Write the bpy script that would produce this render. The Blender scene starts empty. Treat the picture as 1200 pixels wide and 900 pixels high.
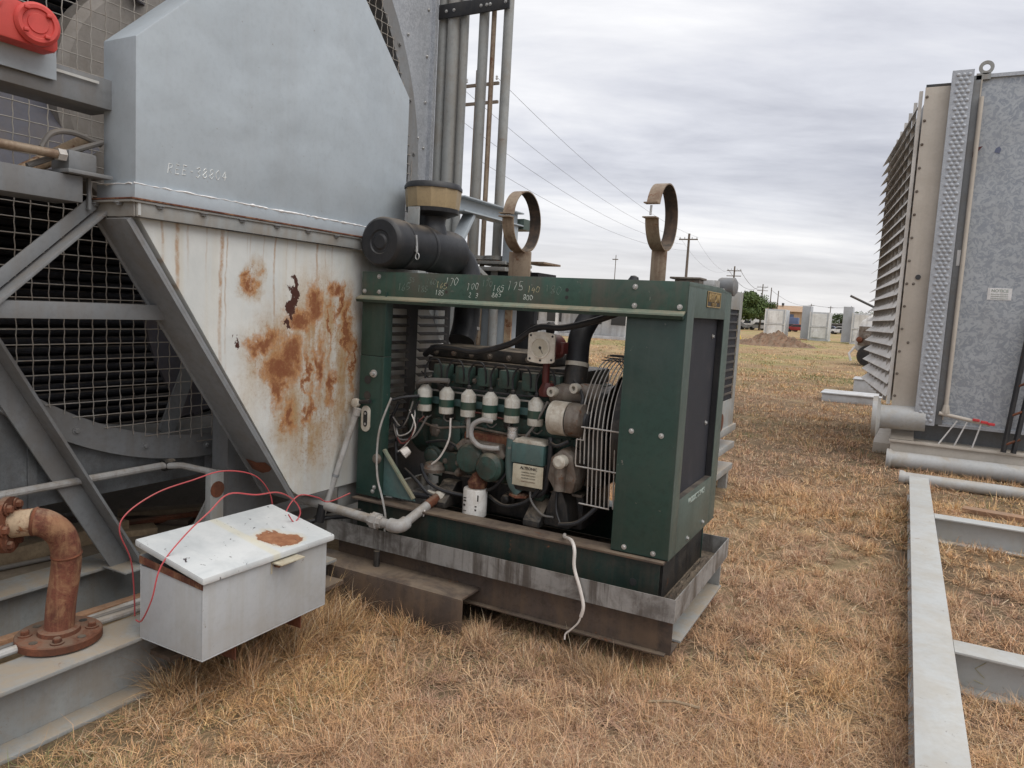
import bpy, bmesh, math, random
import numpy as np
from mathutils import Vector, Matrix
random.seed(7); np.random.seed(7)
S = bpy.context.scene
COL = S.collection
PI = math.pi
R = math.radians

# ---------------------------------------------------------------- camera
cd = bpy.data.cameras.new('camera'); cam = bpy.data.objects.new('camera', cd); COL.objects.link(cam)
_r = Vector((0.88037573, 0.47111906, 0.05463892)); _u = Vector((-0.09618306, 0.06454012, 0.99326904)); _f = Vector((-0.46442158, 0.87970529, -0.10213323))
cam.matrix_world = Matrix(((_r.x, _u.x, -_f.x, 0), (_r.y, _u.y, -_f.y, 0), (_r.z, _u.z, -_f.z, 1.65), (0, 0, 0, 1)))
cd.sensor_width = 36; cd.lens = 36 * 863.34 / 1200; cd.clip_start = .05; cd.clip_end = 3000
S.camera = cam
S.cycles.max_bounces = 6; S.cycles.diffuse_bounces = 3; S.cycles.glossy_bounces = 3

# ---------------------------------------------------------------- sky, sun, exposure
SUN_EL, SUN_AZ = 60, 105          # degrees; azimuth clockwise from +Y
W = bpy.data.worlds.new('World'); S.world = W; W.use_nodes = True
wn = W.node_tree; wn.nodes.clear()
def wnode(t, **k):
    n = wn.nodes.new(t)
    for a, b in k.items(): setattr(n, a, b)
    return n
out = wnode('ShaderNodeOutputWorld'); bg = wnode('ShaderNodeBackground'); wn.links.new(bg.outputs[0], out.inputs[0])
sky = wnode('ShaderNodeTexSky', sky_type='NISHITA', sun_disc=False, sun_elevation=R(SUN_EL), sun_rotation=R(SUN_AZ))
tc = wnode('ShaderNodeTexCoord'); sp = wnode('ShaderNodeSeparateXYZ'); wn.links.new(tc.outputs['Generated'], sp.inputs[0])
def wmath(op, a, b=None, c=None):
    n = wnode('ShaderNodeMath', operation=op)
    for i, v in enumerate((a, b, c)):
        if v is None: continue
        if isinstance(v, (int, float)): n.inputs[i].default_value = v
        else: wn.links.new(v, n.inputs[i])
    return n.outputs[0]
zz = wmath('ADD', wmath('MAXIMUM', sp.outputs[2], 0.0), 0.13)
cb = wnode('ShaderNodeCombineXYZ'); wn.links.new(wmath('DIVIDE', sp.outputs[0], zz), cb.inputs[0]); wn.links.new(wmath('DIVIDE', sp.outputs[1], zz), cb.inputs[1])
def wnoise(scale, detail, rough, dist, off=0.0):
    mp = wnode('ShaderNodeMapping'); wn.links.new(cb.outputs[0], mp.inputs[0]); mp.inputs['Location'].default_value = (off, off * .7, off * 1.3); mp.vector_type = 'TEXTURE'; mp.inputs['Rotation'].default_value = (0, 0, .49); mp.inputs['Scale'].default_value = (2.1, 1.0, 1)
    n = wnode('ShaderNodeTexNoise'); n.inputs['Scale'].default_value = scale; n.inputs['Detail'].default_value = detail; n.inputs['Roughness'].default_value = rough; n.inputs['Distortion'].default_value = dist
    wn.links.new(mp.outputs[0], n.inputs['Vector']); return n.outputs[0]
n1 = wnoise(.75, 9, .55, .5, 3.1); n2 = wnoise(2.4, 8, .6, .3, 11.0)
mixn = wmath('ADD', wmath('MULTIPLY', n1, .68), wmath('MULTIPLY', n2, .32))
rp = wnode('ShaderNodeValToRGB'); wn.links.new(mixn, rp.inputs[0])
els = rp.color_ramp.elements; els[0].position = .38; els[0].color = (.335, .340, .38, 1); els[1].position = .64; els[1].color = (.68, .675, .68, 1)
e = els.new(.50); e.color = (.49, .495, .53, 1)
skm = wnode('ShaderNodeMix', data_type='RGBA', blend_type='MULTIPLY'); skm.inputs[0].default_value = 1.0
wn.links.new(sky.outputs[0], skm.inputs[6]); skm.inputs[7].default_value = (.08, .08, .08, 1)     # clear-sky light at low strength
cm = wnode('ShaderNodeMix', data_type='RGBA'); cm.inputs[0].default_value = .9
wn.links.new(skm.outputs[2], cm.inputs[6]); wn.links.new(rp.outputs[0], cm.inputs[7])
lowb = wnode('ShaderNodeMapRange', interpolation_type='SMOOTHSTEP'); wn.links.new(sp.outputs[2], lowb.inputs[0]); lowb.inputs[1].default_value = .20; lowb.inputs[2].default_value = .0; lowb.inputs[4].default_value = .5
lm = wnode('ShaderNodeMix', data_type='RGBA'); wn.links.new(lowb.outputs[0], lm.inputs[0]); wn.links.new(cm.outputs[2], lm.inputs[6]); lm.inputs[7].default_value = (.60, .58, .555, 1)   # paler, warmer cloud low down all round
wn.links.new(lm.outputs[2], bg.inputs[0]); bg.inputs[1].default_value = 1.0
sl = bpy.data.lights.new('sun', 'SUN'); sl.energy = 1.5; sl.angle = R(65); sl.color = (1, .97, .92)
sun = bpy.data.objects.new('sun', sl); COL.objects.link(sun)
_sd = Vector((math.sin(R(SUN_AZ)) * math.cos(R(SUN_EL)), math.cos(R(SUN_AZ)) * math.cos(R(SUN_EL)), math.sin(R(SUN_EL))))
sun.rotation_euler = _sd.to_track_quat('Z', 'Y').to_euler(); sun.location = _sd * 60
S.view_settings.view_transform = 'Standard'; S.view_settings.look = 'None'; S.view_settings.gamma = 1; S.view_settings.use_curve_mapping = False
S.view_settings.exposure = 0.68

# ---------------------------------------------------------------- materials
class NT:
    def __init__(s, name):
        s.m = bpy.data.materials.new(name); s.m.use_nodes = True; s.t = s.m.node_tree
        s.b = s.t.nodes['Principled BSDF']; s._pos = None
    def n(s, t, **k):
        n = s.t.nodes.new(t)
        for a, b in k.items(): setattr(n, a, b)
        return n
    def l(s, a, b): s.t.links.new(a, b)
    def put(s, v, sock):
        if isinstance(v, (int, float)): sock.default_value = v
        elif isinstance(v, (tuple, list)): sock.default_value = tuple(v) + ((1,) if len(v) == 3 and len(sock.default_value) == 4 else ())
        else: s.l(v, sock)
    @property
    def pos(s):
        if s._pos is None: s._pos = s.n('ShaderNodeNewGeometry').outputs['Position']
        return s._pos
    def math(s, op, a, b=None, c=None, clamp=False):
        n = s.n('ShaderNodeMath', operation=op, use_clamp=clamp)
        for i, v in enumerate((a, b, c)):
            if v is not None: s.put(v, n.inputs[i])
        return n.outputs[0]
    def noise(s, scale, detail=5, rough=.6, dist=0, sc=(1, 1, 1), off=(0, 0, 0), vec=None):
        mp = s.n('ShaderNodeMapping'); s.l(vec or s.pos, mp.inputs[0]); mp.inputs['Scale'].default_value = sc; mp.inputs['Location'].default_value = off
        n = s.n('ShaderNodeTexNoise'); n.inputs['Scale'].default_value = scale; n.inputs['Detail'].default_value = detail; n.inputs['Roughness'].default_value = rough; n.inputs['Distortion'].default_value = dist
        s.l(mp.outputs[0], n.inputs['Vector']); return n.outputs[0]
    def ss(s, v, a, b, o0=0., o1=1.):
        n = s.n('ShaderNodeMapRange', interpolation_type='SMOOTHSTEP'); s.put(v, n.inputs[0]); s.put(a, n.inputs[1]); s.put(b, n.inputs[2]); s.put(o0, n.inputs[3]); s.put(o1, n.inputs[4]); return n.outputs[0]
    def mix(s, f, a, b, bt='MIX'):
        n = s.n('ShaderNodeMix', data_type='RGBA', blend_type=bt); s.put(f, n.inputs[0]); s.put(a, n.inputs[6]); s.put(b, n.inputs[7]); return n.outputs[2]
    def bump(s, h, strength, dist=.01, prev=None):
        n = s.n('ShaderNodeBump'); n.inputs['Strength'].default_value = strength; n.inputs['Distance'].default_value = dist; s.l(h, n.inputs['Height'])
        if prev: s.l(prev, n.inputs['Normal'])
        return n.outputs[0]
    def fin(s, col, rough=.5, metal=0., normal=None, spec=.5):
        s.put(col, s.b.inputs['Base Color']); s.put(rough, s.b.inputs['Roughness']); s.put(metal, s.b.inputs['Metallic']); s.b.inputs['Specular IOR Level'].default_value = spec
        if normal is not None: s.l(normal, s.b.inputs['Normal'])
        return s.m

RUST = (.22, .085, .034); RUSTD = (.085, .034, .018); DUST = (.34, .275, .20)
MATS = {}
def paint(name, base, rough=.5, dirt=.3, dirtcol=(.16, .12, .085), rust=0.0, streak=.25, metal=0., scale=1., vary=.12, bumps=.12, spec=.4, chips=0., dust=.3, wavy=0.):
    k = NT(name); seed = sum(map(ord, name)) % 97 * .37
    o = (seed, seed * .6, seed * .3); b = Vector(base)
    big = k.noise(1.6 * scale, 6, .62, .3, off=o); fine = k.noise(34 * scale, 5, .72, 0, off=o)
    col = k.mix(k.ss(big, .32, .68), tuple(b * (1 - vary)), tuple(b * (1 + vary)))
    col = k.mix(k.math('MULTIPLY', k.ss(fine, .45, .70), min(vary * 2.2, .6)), col, tuple(b * .5))
    st = k.noise(10 * scale, 6, .68, .1, (1, 1, .06), o)
    dn = k.noise(3.3 * scale, 9, .72, .5, off=(o[1], o[0], 4))
    col = k.mix(k.math('MULTIPLY', k.ss(st, .46, .64), streak), col, dirtcol)
    col = k.mix(k.math('MULTIPLY', k.ss(dn, .45, .64), dirt), col, dirtcol)
    if dust:
        nz = k.n('ShaderNodeSeparateXYZ'); k.l(k.n('ShaderNodeNewGeometry').outputs['Normal'], nz.inputs[0])
        col = k.mix(k.math('MULTIPLY', k.ss(nz.outputs[2], .55, .9), k.math('MULTIPLY', k.ss(dn, .36, .6), dust)), col, DUST)
    if chips:
        cf = k.ss(k.noise(21 * scale, 7, .75, .3, off=(3, o[0], o[1])), .67 - chips * .1, .69 - chips * .1)
        col = k.mix(cf, col, (.22, .2, .18))
    if rust:
        rn = k.noise(5.2 * scale, 9, .75, .6, off=(o[0], 7, o[1])); f = k.ss(rn, .66 - .2 * rust, .74 - .17 * rust)
        rc = k.mix(k.ss(fine, .35, .62), RUSTD, RUST); col = k.mix(f, col, rc)
    rg = k.math('ADD', rough - .14, k.math('MULTIPLY', k.math('ADD', big, fine), .17))
    nb = k.bump(fine, bumps, .003)
    if wavy: nb = k.bump(k.noise(1.3, 3, .5, .2, off=o), wavy, .10, nb)
    MATS[name] = k.fin(col, rg, metal, nb, spec); return MATS[name]

paint('grey_hood', (.375, .42, .455), .40, .12, (.29, .30, .305), 0, .13, vary=.06, bumps=.08, dust=.1, wavy=.45, chips=.03)
paint('grey_beam', (.29, .30, .295), .5, .45, (.25, .21, .165), .16, .4, dust=.75, chips=.1)
paint('grey_frame', (.20, .208, .215), .48, .4, (.16, .14, .12), .04, .3)
paint('grey_box', (.42, .435, .445), .46, .25, (.32, .29, .24), .02, .25, vary=.06, chips=.05, wavy=.12)
paint('lid_white', (.60, .62, .62), .45, .30, (.42, .42, .40), .04, .0, vary=.07, chips=.35)
paint('rust', (.15, .052, .026), .85, .7, (.07, .03, .018), 0, .3, vary=.4, bumps=.8, scale=2.5)
paint('rust_pale', (.125, .042, .026), .85, .5, (.36, .21, .11), .3, .3, vary=.4, bumps=.8, scale=4)
paint('tan_scale', (.44, .33, .22), .8, .5, (.20, .075, .035), .75, .2, vary=.2, bumps=.5, scale=2)
paint('green_dark', (.020, .051, .041), .38, .35, (.048, .066, .054), 0, .4, vary=.2, bumps=.08, spec=.5, chips=.06, wavy=.15)
paint('green_rail', (.042, .090, .069), .42, .65, (.095, .085, .07), .04, .6, vary=.2, bumps=.08, chips=.08)
paint('green_lip', (.16, .20, .15), .5, .5, (.34, .25, .16), .03, .1, vary=.2)
paint('green_end', (.085, .115, .10), .40, .5, (.055, .075, .064), 0, .55, vary=.14, bumps=.06, chips=.08, wavy=.15)
paint('green_engine', (.036, .072, .060), .40, .7, (.05, .046, .036), .22, .6, vary=.4, bumps=.8, scale=3, dust=.5)
paint('green_pale', (.075, .15, .145), .45, .4, (.10, .10, .09), .05, .35, vary=.2, chips=.25)
paint('green_sooty', (.014, .030, .024), .5, .7, (.04, .036, .028), .12, .6, vary=.3, bumps=.2, scale=2)  # dirty green rail; part of its darkness is shade put into the colour
paint('green_band', (.020, .07, .052), .4, .2)
paint('coil_white', (.56, .55, .50), .4, .55, (.33, .28, .21), 0, .4, scale=4)
paint('filter_white', (.68, .67, .64), .35, .3, (.35, .3, .24), 0, .25, scale=3)
paint('oily_black', (.020, .020, .020), .42, .8, (.055, .046, .038), .16, .6, vary=.5, bumps=.8, scale=3, dust=.6)
paint('rubber', (.018, .019, .022), .42, .2, (.05, .047, .045), 0, .2, vary=.3, bumps=.12, scale=2)
paint('dirty_alloy', (.20, .175, .15), .5, .8, (.09, .06, .042), .45, .4, .3, scale=3, bumps=.5)
paint('cream_alloy', (.55, .52, .45), .5, .5, (.25, .18, .12), .12, .3, scale=3, bumps=.25)
paint('maroon', (.10, .018, .016), .45, .4, (.05, .03, .025), 0, .3, scale=3)
paint('gauge_cream', (.70, .66, .58), .45, .4, (.42, .36, .27), 0, .2, scale=4)
paint('dial', (.62, .58, .48), .3, .3, (.4, .33, .22), 0, 0, scale=6)
paint('zinc', (.50, .50, .49), .38, .5, (.3, .28, .25), 0, 0, metal=.6, scale=6)
paint('black_metal', (.020, .021, .024), .45, .3, (.06, .055, .05), 0, .3, scale=2)
paint('wire_steel', (.50, .48, .45), .45, .4, (.25, .17, .11), 0, .2, metal=.3, scale=3)
paint('mesh_wire', (.33, .31, .28), .55, .4, (.22, .15, .10), 0, .2, scale=3)
paint('clamp_steel', (.33, .26, .19), .5, .6, (.14, .075, .045), .45, .4, metal=.3, scale=2.5, bumps=.2)
paint('tan_plastic', (.34, .255, .145), .4, .3, (.2, .15, .09), 0, .2, scale=2)
paint('pvc_grey', (.37, .365, .355), .45, .6, (.22, .18, .14), .08, .3, scale=2.5)
paint('fin_dark', (.030, .031, .038), .6, .5, (.045, .042, .045), 0, 0, vary=.4, scale=2)
paint('purple_grey', (.10, .10, .125), .5, .3)
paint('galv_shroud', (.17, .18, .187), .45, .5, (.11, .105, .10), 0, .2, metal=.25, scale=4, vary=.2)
paint('fan_grey', (.30, .275, .25), .6, .5, (.2, .17, .14), 0, .2)
paint('red_paint', (.56, .065, .055), .5, .3, (.42, .075, .05), 0, .1, vary=.08, bumps=.15)
paint('red_wire', (.48, .075, .085), .45, .3, (.3, .08, .08))
paint('white_cable', (.66, .62, .58), .5, .4, (.4, .34, .28))
paint('grey_cable', (.13, .125, .12), .6, .4, (.2, .17, .14))
paint('wood', (.36, .27, .17), .8, .5, (.2, .14, .09), 0, .3, vary=.25, bumps=.6, scale=2)
paint('wood_red', (.34, .19, .11), .85, .4, (.2, .12, .08), vary=.25, bumps=.5)
paint('deck_dirt', (.20, .165, .125), .9, .6, (.11, .085, .06), .1, 0, vary=.3, bumps=.6)
paint('beam_brown', (.085, .064, .052), .65, .6, (.14, .095, .062), .25, .5, vary=.3, bumps=.3)
paint('tray_steel', (.29, .285, .275), .45, .65, (.075, .064, .055), .0, .85, vary=.12, scale=1.6, metal=.2)
paint('tray_dirt', (.10, .08, .062), .9, .6, (.17, .12, .08), .35, 0, vary=.4, bumps=1., scale=3)
paint('cream_panel', (.50, .455, .395), .5, .35, (.4, .35, .29), 0, .25, vary=.06)
paint('light_frame', (.47, .48, .47), .5, .3, (.40, .36, .29), .06, .2, vary=.06, chips=.12, dust=.12)
paint('light_pipe', (.40, .405, .40), .5, .4, (.36, .29, .19), .05, .1, vary=.1)
paint('soot', (.045, .036, .030), .8, .6, (.14, .09, .06), 0, .3, scale=3)  # dark brown for the inner face of the clamp bands
paint('louver', (.55, .53, .50), .5, .35, (.35, .31, .27), 0, .2)
paint('louver_dark', (.10, .10, .105), .6, .3)
paint('far_grey', (.52, .54, .56), .55, .2, scale=.3)
paint('far_white', (.72, .72, .71), .5, .2, scale=.3)
paint('far_dark', (.05, .055, .06), .5, .3, scale=.3)
paint('far_roof', (.42, .27, .16), .7, .3, scale=.3)
paint('far_tan', (.47, .33, .22), .7, .3, scale=.3)
paint('far_red', (.30, .03, .03), .35, .1, scale=.3)
paint('far_blue', (.10, .14, .25), .5, .2, scale=.3)
paint('mud', (.19, .115, .075), .95, .6, (.12, .09, .055), 0, 0, vary=.35, bumps=1.)
paint('pole_wood', (.13, .11, .095), .9, .4, scale=.5)
paint('bark', (.09, .07, .05), .9, .4)
paint('yellow', (.62, .45, .06), .5, .2)
paint('chalk', (.52, .56, .52), .9, .2, (.4, .45, .4), scale=10)
paint('chalk_white', (.80, .82, .80), .9, .1, scale=10)
paint('chalk_yellow', (.48, .44, .27), .9, .2, scale=10)
paint('chalk_faint', (.15, .21, .18), .9, .2, scale=10)
paint('badge_black', (.02, .02, .02), .4, .2)
paint('badge_gold', (.45, .32, .14), .4, .3, metal=.4)
paint('print_grey', (.36, .42, .38), .6, .2)
paint('print_black', (.03, .03, .03), .6, .2)
paint('print_red', (.62, .05, .06), .5, .2)
paint('plate_cream', (.52, .48, .37), .5, .45, (.34, .27, .17), 0, .2, scale=5)
paint('sign_white', (.74, .74, .74), .5, .1)
paint('tape', (.70, .70, .70), .22, .2, metal=.9, bumps=1., scale=3)
paint('tyre', (.02, .02, .02), .8, .2)

def mat_spangle(name, dark, light, scale):
    k = NT(name)
    wv = k.noise(scale * .8, 3, .5, 0); nn = k.noise(scale, 4, .62, 1.6)
    v = k.n('ShaderNodeTexVoronoi'); v.inputs['Scale'].default_value = scale * 1.3; k.l(k.pos, v.inputs['Vector'])
    sepc = k.n('ShaderNodeSeparateColor'); k.l(v.outputs['Color'], sepc.inputs[0])
    f = k.math('ADD', k.math('MULTIPLY', k.ss(nn, .44, .56), .7), k.math('MULTIPLY', sepc.outputs[0], .3))
    col = k.mix(f, dark, light)
    col = k.mix(k.math('MULTIPLY', k.ss(k.noise(1.1, 6, .6), .42, .7), .30), col, (.25, .25, .25))
    col = k.mix(k.math('MULTIPLY', k.ss(k.noise(6, 5, .6, 0, (1, 1, .06)), .55, .75), .25), col, (.36, .34, .31))
    MATS[name] = k.fin(col, k.math('ADD', .34, k.math('MULTIPLY', f, .2)), .35, k.bump(f, .05, .002))
mat_spangle('galv_spangle', (.255, .28, .315), (.43, .455, .48), 14)
mat_spangle('galv_fine', (.34, .36, .39), (.47, .49, .52), 42)

def mat_guard():
    k = NT('guard_rusted')
    xyz = k.n('ShaderNodeSeparateXYZ'); k.l(k.pos, xyz.inputs[0])
    base = k.mix(k.ss(k.noise(2.2, 7, .62, .4), .3, .72), (.50, .515, .50), (.64, .645, .62))
    base = k.mix(k.math('MULTIPLY', k.ss(k.noise(6, 6, .65, .2, (1, 1, .05)), .5, .7), .35), base, (.50, .44, .33))
    # yellowish weathering sheet
    warp = k.n('ShaderNodeTexNoise'); warp.inputs['Scale'].default_value = 7; warp.inputs['Detail'].default_value = 7; warp.inputs['Roughness'].default_value = .68; k.l(k.pos, warp.inputs['Vector'])
    wv = k.n('ShaderNodeVectorMath', operation='MULTIPLY_ADD'); k.l(warp.outputs['Color'], wv.inputs[0]); wv.inputs[1].default_value = (.3, .3, .3); wv.inputs[2].default_value = (-.15, -.15, -.15)
    pw = k.n('ShaderNodeVectorMath', operation='ADD'); k.l(k.pos, pw.inputs[0]); k.l(wv.outputs[0], pw.inputs[1])
    def ell(y, z, ry, rz, vec=None, inner=.15):
        a = k.n('ShaderNodeVectorMath', operation='SUBTRACT'); k.l(vec or pw.outputs[0], a.inputs[0]); a.inputs[1].default_value = (0, y, z)
        b = k.n('ShaderNodeVectorMath', operation='MULTIPLY'); k.l(a.outputs[0], b.inputs[0]); b.inputs[1].default_value = (0, 1 / ry, 1 / rz)
        c = k.n('ShaderNodeVectorMath', operation='LENGTH'); k.l(b.outputs[0], c.inputs[0]); return k.ss(c.outputs['Value'], 1., inner)
    def union(lst, **kw):
        acc = None
        for e in lst:
            m = ell(*e, **kw); acc = m if acc is None else k.math('MAXIMUM', acc, m)
        return acc
    wide = union([(2.72, 1.34, .36, .36), (2.98, 1.42, .40, .50), (3.16, 1.45, .22, .42), (2.82, 1.05, .26, .32), (2.53, 1.72, .10, .14), (3.05, 1.1, .3, .4), (2.95, .95, .3, .35), (3.2, 1.2, .2, .6)], inner=.2)
    core = union([(2.78, 1.34, .17, .20), (2.60, 1.42, .20, .09), (2.68, 1.18, .10, .22), (2.85, 1.54, .24, .10), (3.10, 1.70, .10, .10), (2.52, 1.72, .085, .075), (2.98, 1.28, .07, .26), (3.22, 1.5, .05, .3), (2.78, 1.02, .09, .16), (3.1, 1.17, .06, .22), (2.95, 1.6, .12, .18), (3.14, 1.62, .045, .26), (3.20, 1.45, .035, .34), (3.06, 1.48, .03, .3), (3.25, 1.3, .03, .3), (2.9, 1.25, .035, .3), (2.72, 1.28, .25, .16), (2.92, 1.05, .05, .2)], inner=.1)
    g = k.math('ADD', k.math('MULTIPLY', k.noise(13, 8, .72, .3), .55), k.math('MULTIPLY', k.noise(16, 7, .7, .2, (1, 1, .22)), .45)); g2 = k.noise(60, 5, .7)
    stn = k.noise(11, 6, .66, .1, (1, 1, .12))
    base = k.mix(k.math('MULTIPLY', wide, k.ss(k.math('ADD', g, k.math('MULTIPLY', stn, .75)), .60, 1.0)), base, (.36, .24, .125))
    rf = k.ss(k.math('ADD', k.math('ADD', k.math('MULTIPLY', core, .60), k.math('MULTIPLY', k.math('SUBTRACT', g2, .5), .5)), k.math('ADD', k.math('MULTIPLY', g, .62), k.math('MULTIPLY', stn, .42))), .58, 1.08)
    rf = k.math('MULTIPLY', rf, k.ss(core, .0, .35))
    rc = k.mix(k.ss(g2, .35, .65), (.30, .13, .048), (.44, .24, .11)); rc = k.mix(k.ss(k.math('ADD', core, k.math('MULTIPLY', g, .5)), 1.0, 1.3), rc, (.19, .065, .028))
    col = k.mix(rf, base, rc)
    sp1 = k.math('MULTIPLY', k.ss(k.noise(75, 5, .75), .50, .66), k.math('MULTIPLY', wide, .75)); col = k.mix(sp1, col, (.27, .14, .06))
    # run-down streaks from the bolts
    for (y, w, L, s) in ((2.05, .010, .5, .55), (2.12, .014, .6, .8), (2.17, .008, .3, .4), (2.345, .016, .95, .9), (2.375, .007, .9, .6), (2.26, .006, .35, .35), (2.52, .006, .3, .3), (2.665, .009, .8, .7), (2.74, .005, .4, .3), (2.8, .006, .3, .3), (2.955, .011, .6, .65), (3.02, .006, .35, .4), (3.07, .006, .3, .35), (2.5, .005, .2, .3), (2.6, .005, .3, .35)):
        wy = k.math('ADD', xyz.outputs[1], k.math('MULTIPLY', k.math('SUBTRACT', k.noise(3, 4, .6), .5), .07))
        d = k.math('ABSOLUTE', k.math('SUBTRACT', wy, y)); a = k.ss(d, w, w * .2)
        dz = k.ss(xyz.outputs[2], 1.95 - L, 1.95 - L * .15)
        col = k.mix(k.math('MULTIPLY', k.math('MULTIPLY', a, dz), k.math('MULTIPLY', s, k.ss(k.noise(17, 5, .7), .25, .6))), col, (.33, .18, .075))
    # peeled paint
    pk = union([(2.80, 1.70, .035, .06), (2.785, 1.62, .03, .09), (2.75, 1.51, .03, .03), (2.435, 1.42, .018, .05)], inner=.7)
    pk = k.ss(pk, .35, .45); col = k.mix(pk, col, (.060, .022, .015))
    MATS['guard_rusted'] = k.fin(col, k.math('ADD', .45, k.math('MULTIPLY', rf, .4)), 0, k.bump(k.math('ADD', g2, k.math('MULTIPLY', pk, -2)), .25, .004), .35)
mat_guard()

def mat_lid_patch():
    k = NT('lid_white_peeled')
    xyz = k.n('ShaderNodeSeparateXYZ'); k.l(k.pos, xyz.inputs[0])
    warp = k.noise(9, 6, .7)
    base = k.mix(k.ss(k.noise(5, 7, .65, .5), .3, .7), (.47, .495, .50), (.60, .615, .61))
    base = k.mix(k.math('MULTIPLY', k.ss(k.noise(14, 6, .7), .5, .7), .2), base, (.45, .46, .45))
    def ell(x, y, rx, ry):
        a = k.n('ShaderNodeVectorMath', operation='SUBTRACT'); k.l(k.pos, a.inputs[0]); a.inputs[1].default_value = (x, y, 0)
        b = k.n('ShaderNodeVectorMath', operation='MULTIPLY'); k.l(a.outputs[0], b.inputs[0]); b.inputs[1].default_value = (1 / rx, 1 / ry, 0)
        c = k.n('ShaderNodeVectorMath', operation='LENGTH'); k.l(b.outputs[0], c.inputs[0]); return k.math('ADD', c.outputs['Value'], k.math('MULTIPLY', k.math('SUBTRACT', warp, .5), 1.6))
    d = k.math('MINIMUM', ell(-2.325, 2.265, .075, .085), ell(-2.275, 2.31, .05, .085))
    f = k.ss(d, .92, .86); rim = k.math('MULTIPLY', k.ss(d, 1.25, .95), .35)
    col = k.mix(rim, base, (.55, .45, .26))
    st = k.math('MULTIPLY', k.ss(k.math('ABSOLUTE', k.math('SUBTRACT', xyz.outputs[1], 2.18)), .03, .01), .35); col = k.mix(st, col, (.62, .55, .33))
    rc = k.mix(k.ss(k.noise(30, 6, .7), .35, .7), (.22, .09, .045), (.34, .165, .085)); col = k.mix(f, col, rc)
    ch = k.ss(k.noise(24, 7, .74, .4, off=(5, 1, 2)), .63, .645); col = k.mix(ch, col, (.05, .04, .045))
    MATS['lid_white_peeled'] = k.fin(col, .5, 0, k.bump(k.math('SUBTRACT', k.noise(40, 4, .6), k.math('MULTIPLY', f, 1.5)), .2, .004))
mat_lid_patch()

def mat_ground():
    k = NT('dry_ground')
    a = k.noise(.9, 9, .65, .3); b = k.noise(7, 9, .75); c = k.noise(.16, 7, .65, .5); d = k.noise(.07, 6, .62, .4, off=(4, 9, 0)); f = k.noise(55, 6, .8)
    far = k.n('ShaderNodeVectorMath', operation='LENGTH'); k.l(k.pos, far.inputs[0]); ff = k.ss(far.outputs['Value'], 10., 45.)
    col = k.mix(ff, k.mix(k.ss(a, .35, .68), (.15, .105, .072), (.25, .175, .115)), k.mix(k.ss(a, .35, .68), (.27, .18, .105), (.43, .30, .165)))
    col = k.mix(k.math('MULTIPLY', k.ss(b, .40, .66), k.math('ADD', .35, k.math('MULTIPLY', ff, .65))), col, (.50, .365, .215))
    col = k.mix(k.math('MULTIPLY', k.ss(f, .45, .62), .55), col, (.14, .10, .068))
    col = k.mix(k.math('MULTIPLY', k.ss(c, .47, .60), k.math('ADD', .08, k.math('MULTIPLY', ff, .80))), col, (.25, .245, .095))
    col = k.mix(k.math('MULTIPLY', k.ss(d, .55, .64), .75), col, (.34, .17, .095))
    col = k.mix(k.math('MULTIPLY', k.ss(k.noise(.45, 9, .75, .5, off=(1, 2, 3)), .48, .66), .55), col, (.52, .40, .225))
    MATS['dry_ground'] = k.fin(col, .95, 0, k.bump(k.math('ADD', b, k.math('MULTIPLY', f, .6)), .8, .06), .1)
mat_ground()
def mat_attr(name, rough=.7, trans=0.):
    k = NT(name); a = k.n('ShaderNodeAttribute', attribute_name='tint')
    m = k.fin(a.outputs['Color'], rough, 0, None, .2)
    if trans: k.b.inputs['Subsurface Weight'].default_value = 0
    MATS[name] = m
mat_attr('grass_blade', .75); mat_attr('leaf', .6)
def mat_core():
    k = NT('radiator_core'); xyz = k.n('ShaderNodeSeparateXYZ'); k.l(k.pos, xyz.inputs[0])
    s = k.math('SINE', k.math('MULTIPLY', xyz.outputs[1], 420)); s2 = k.math('SINE', k.math('MULTIPLY', xyz.outputs[2], 420))
    f = k.ss(k.math('MULTIPLY', s, s2), -.4, .5)
    col = k.mix(f, (.010, .011, .015), (.035, .037, .048)); col = k.mix(k.math('MULTIPLY', k.ss(k.noise(8, 6, .7), .5, .75), .5), col, (.06, .055, .06))
    MATS['radiator_core'] = k.fin(col, .6, .2, k.bump(f, .4, .003))
mat_core()
def mat_glass():
    k = NT('window_glass'); MATS['window_glass'] = k.fin((.03, .035, .04), .12, 0, None, .6)
mat_glass()

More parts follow.
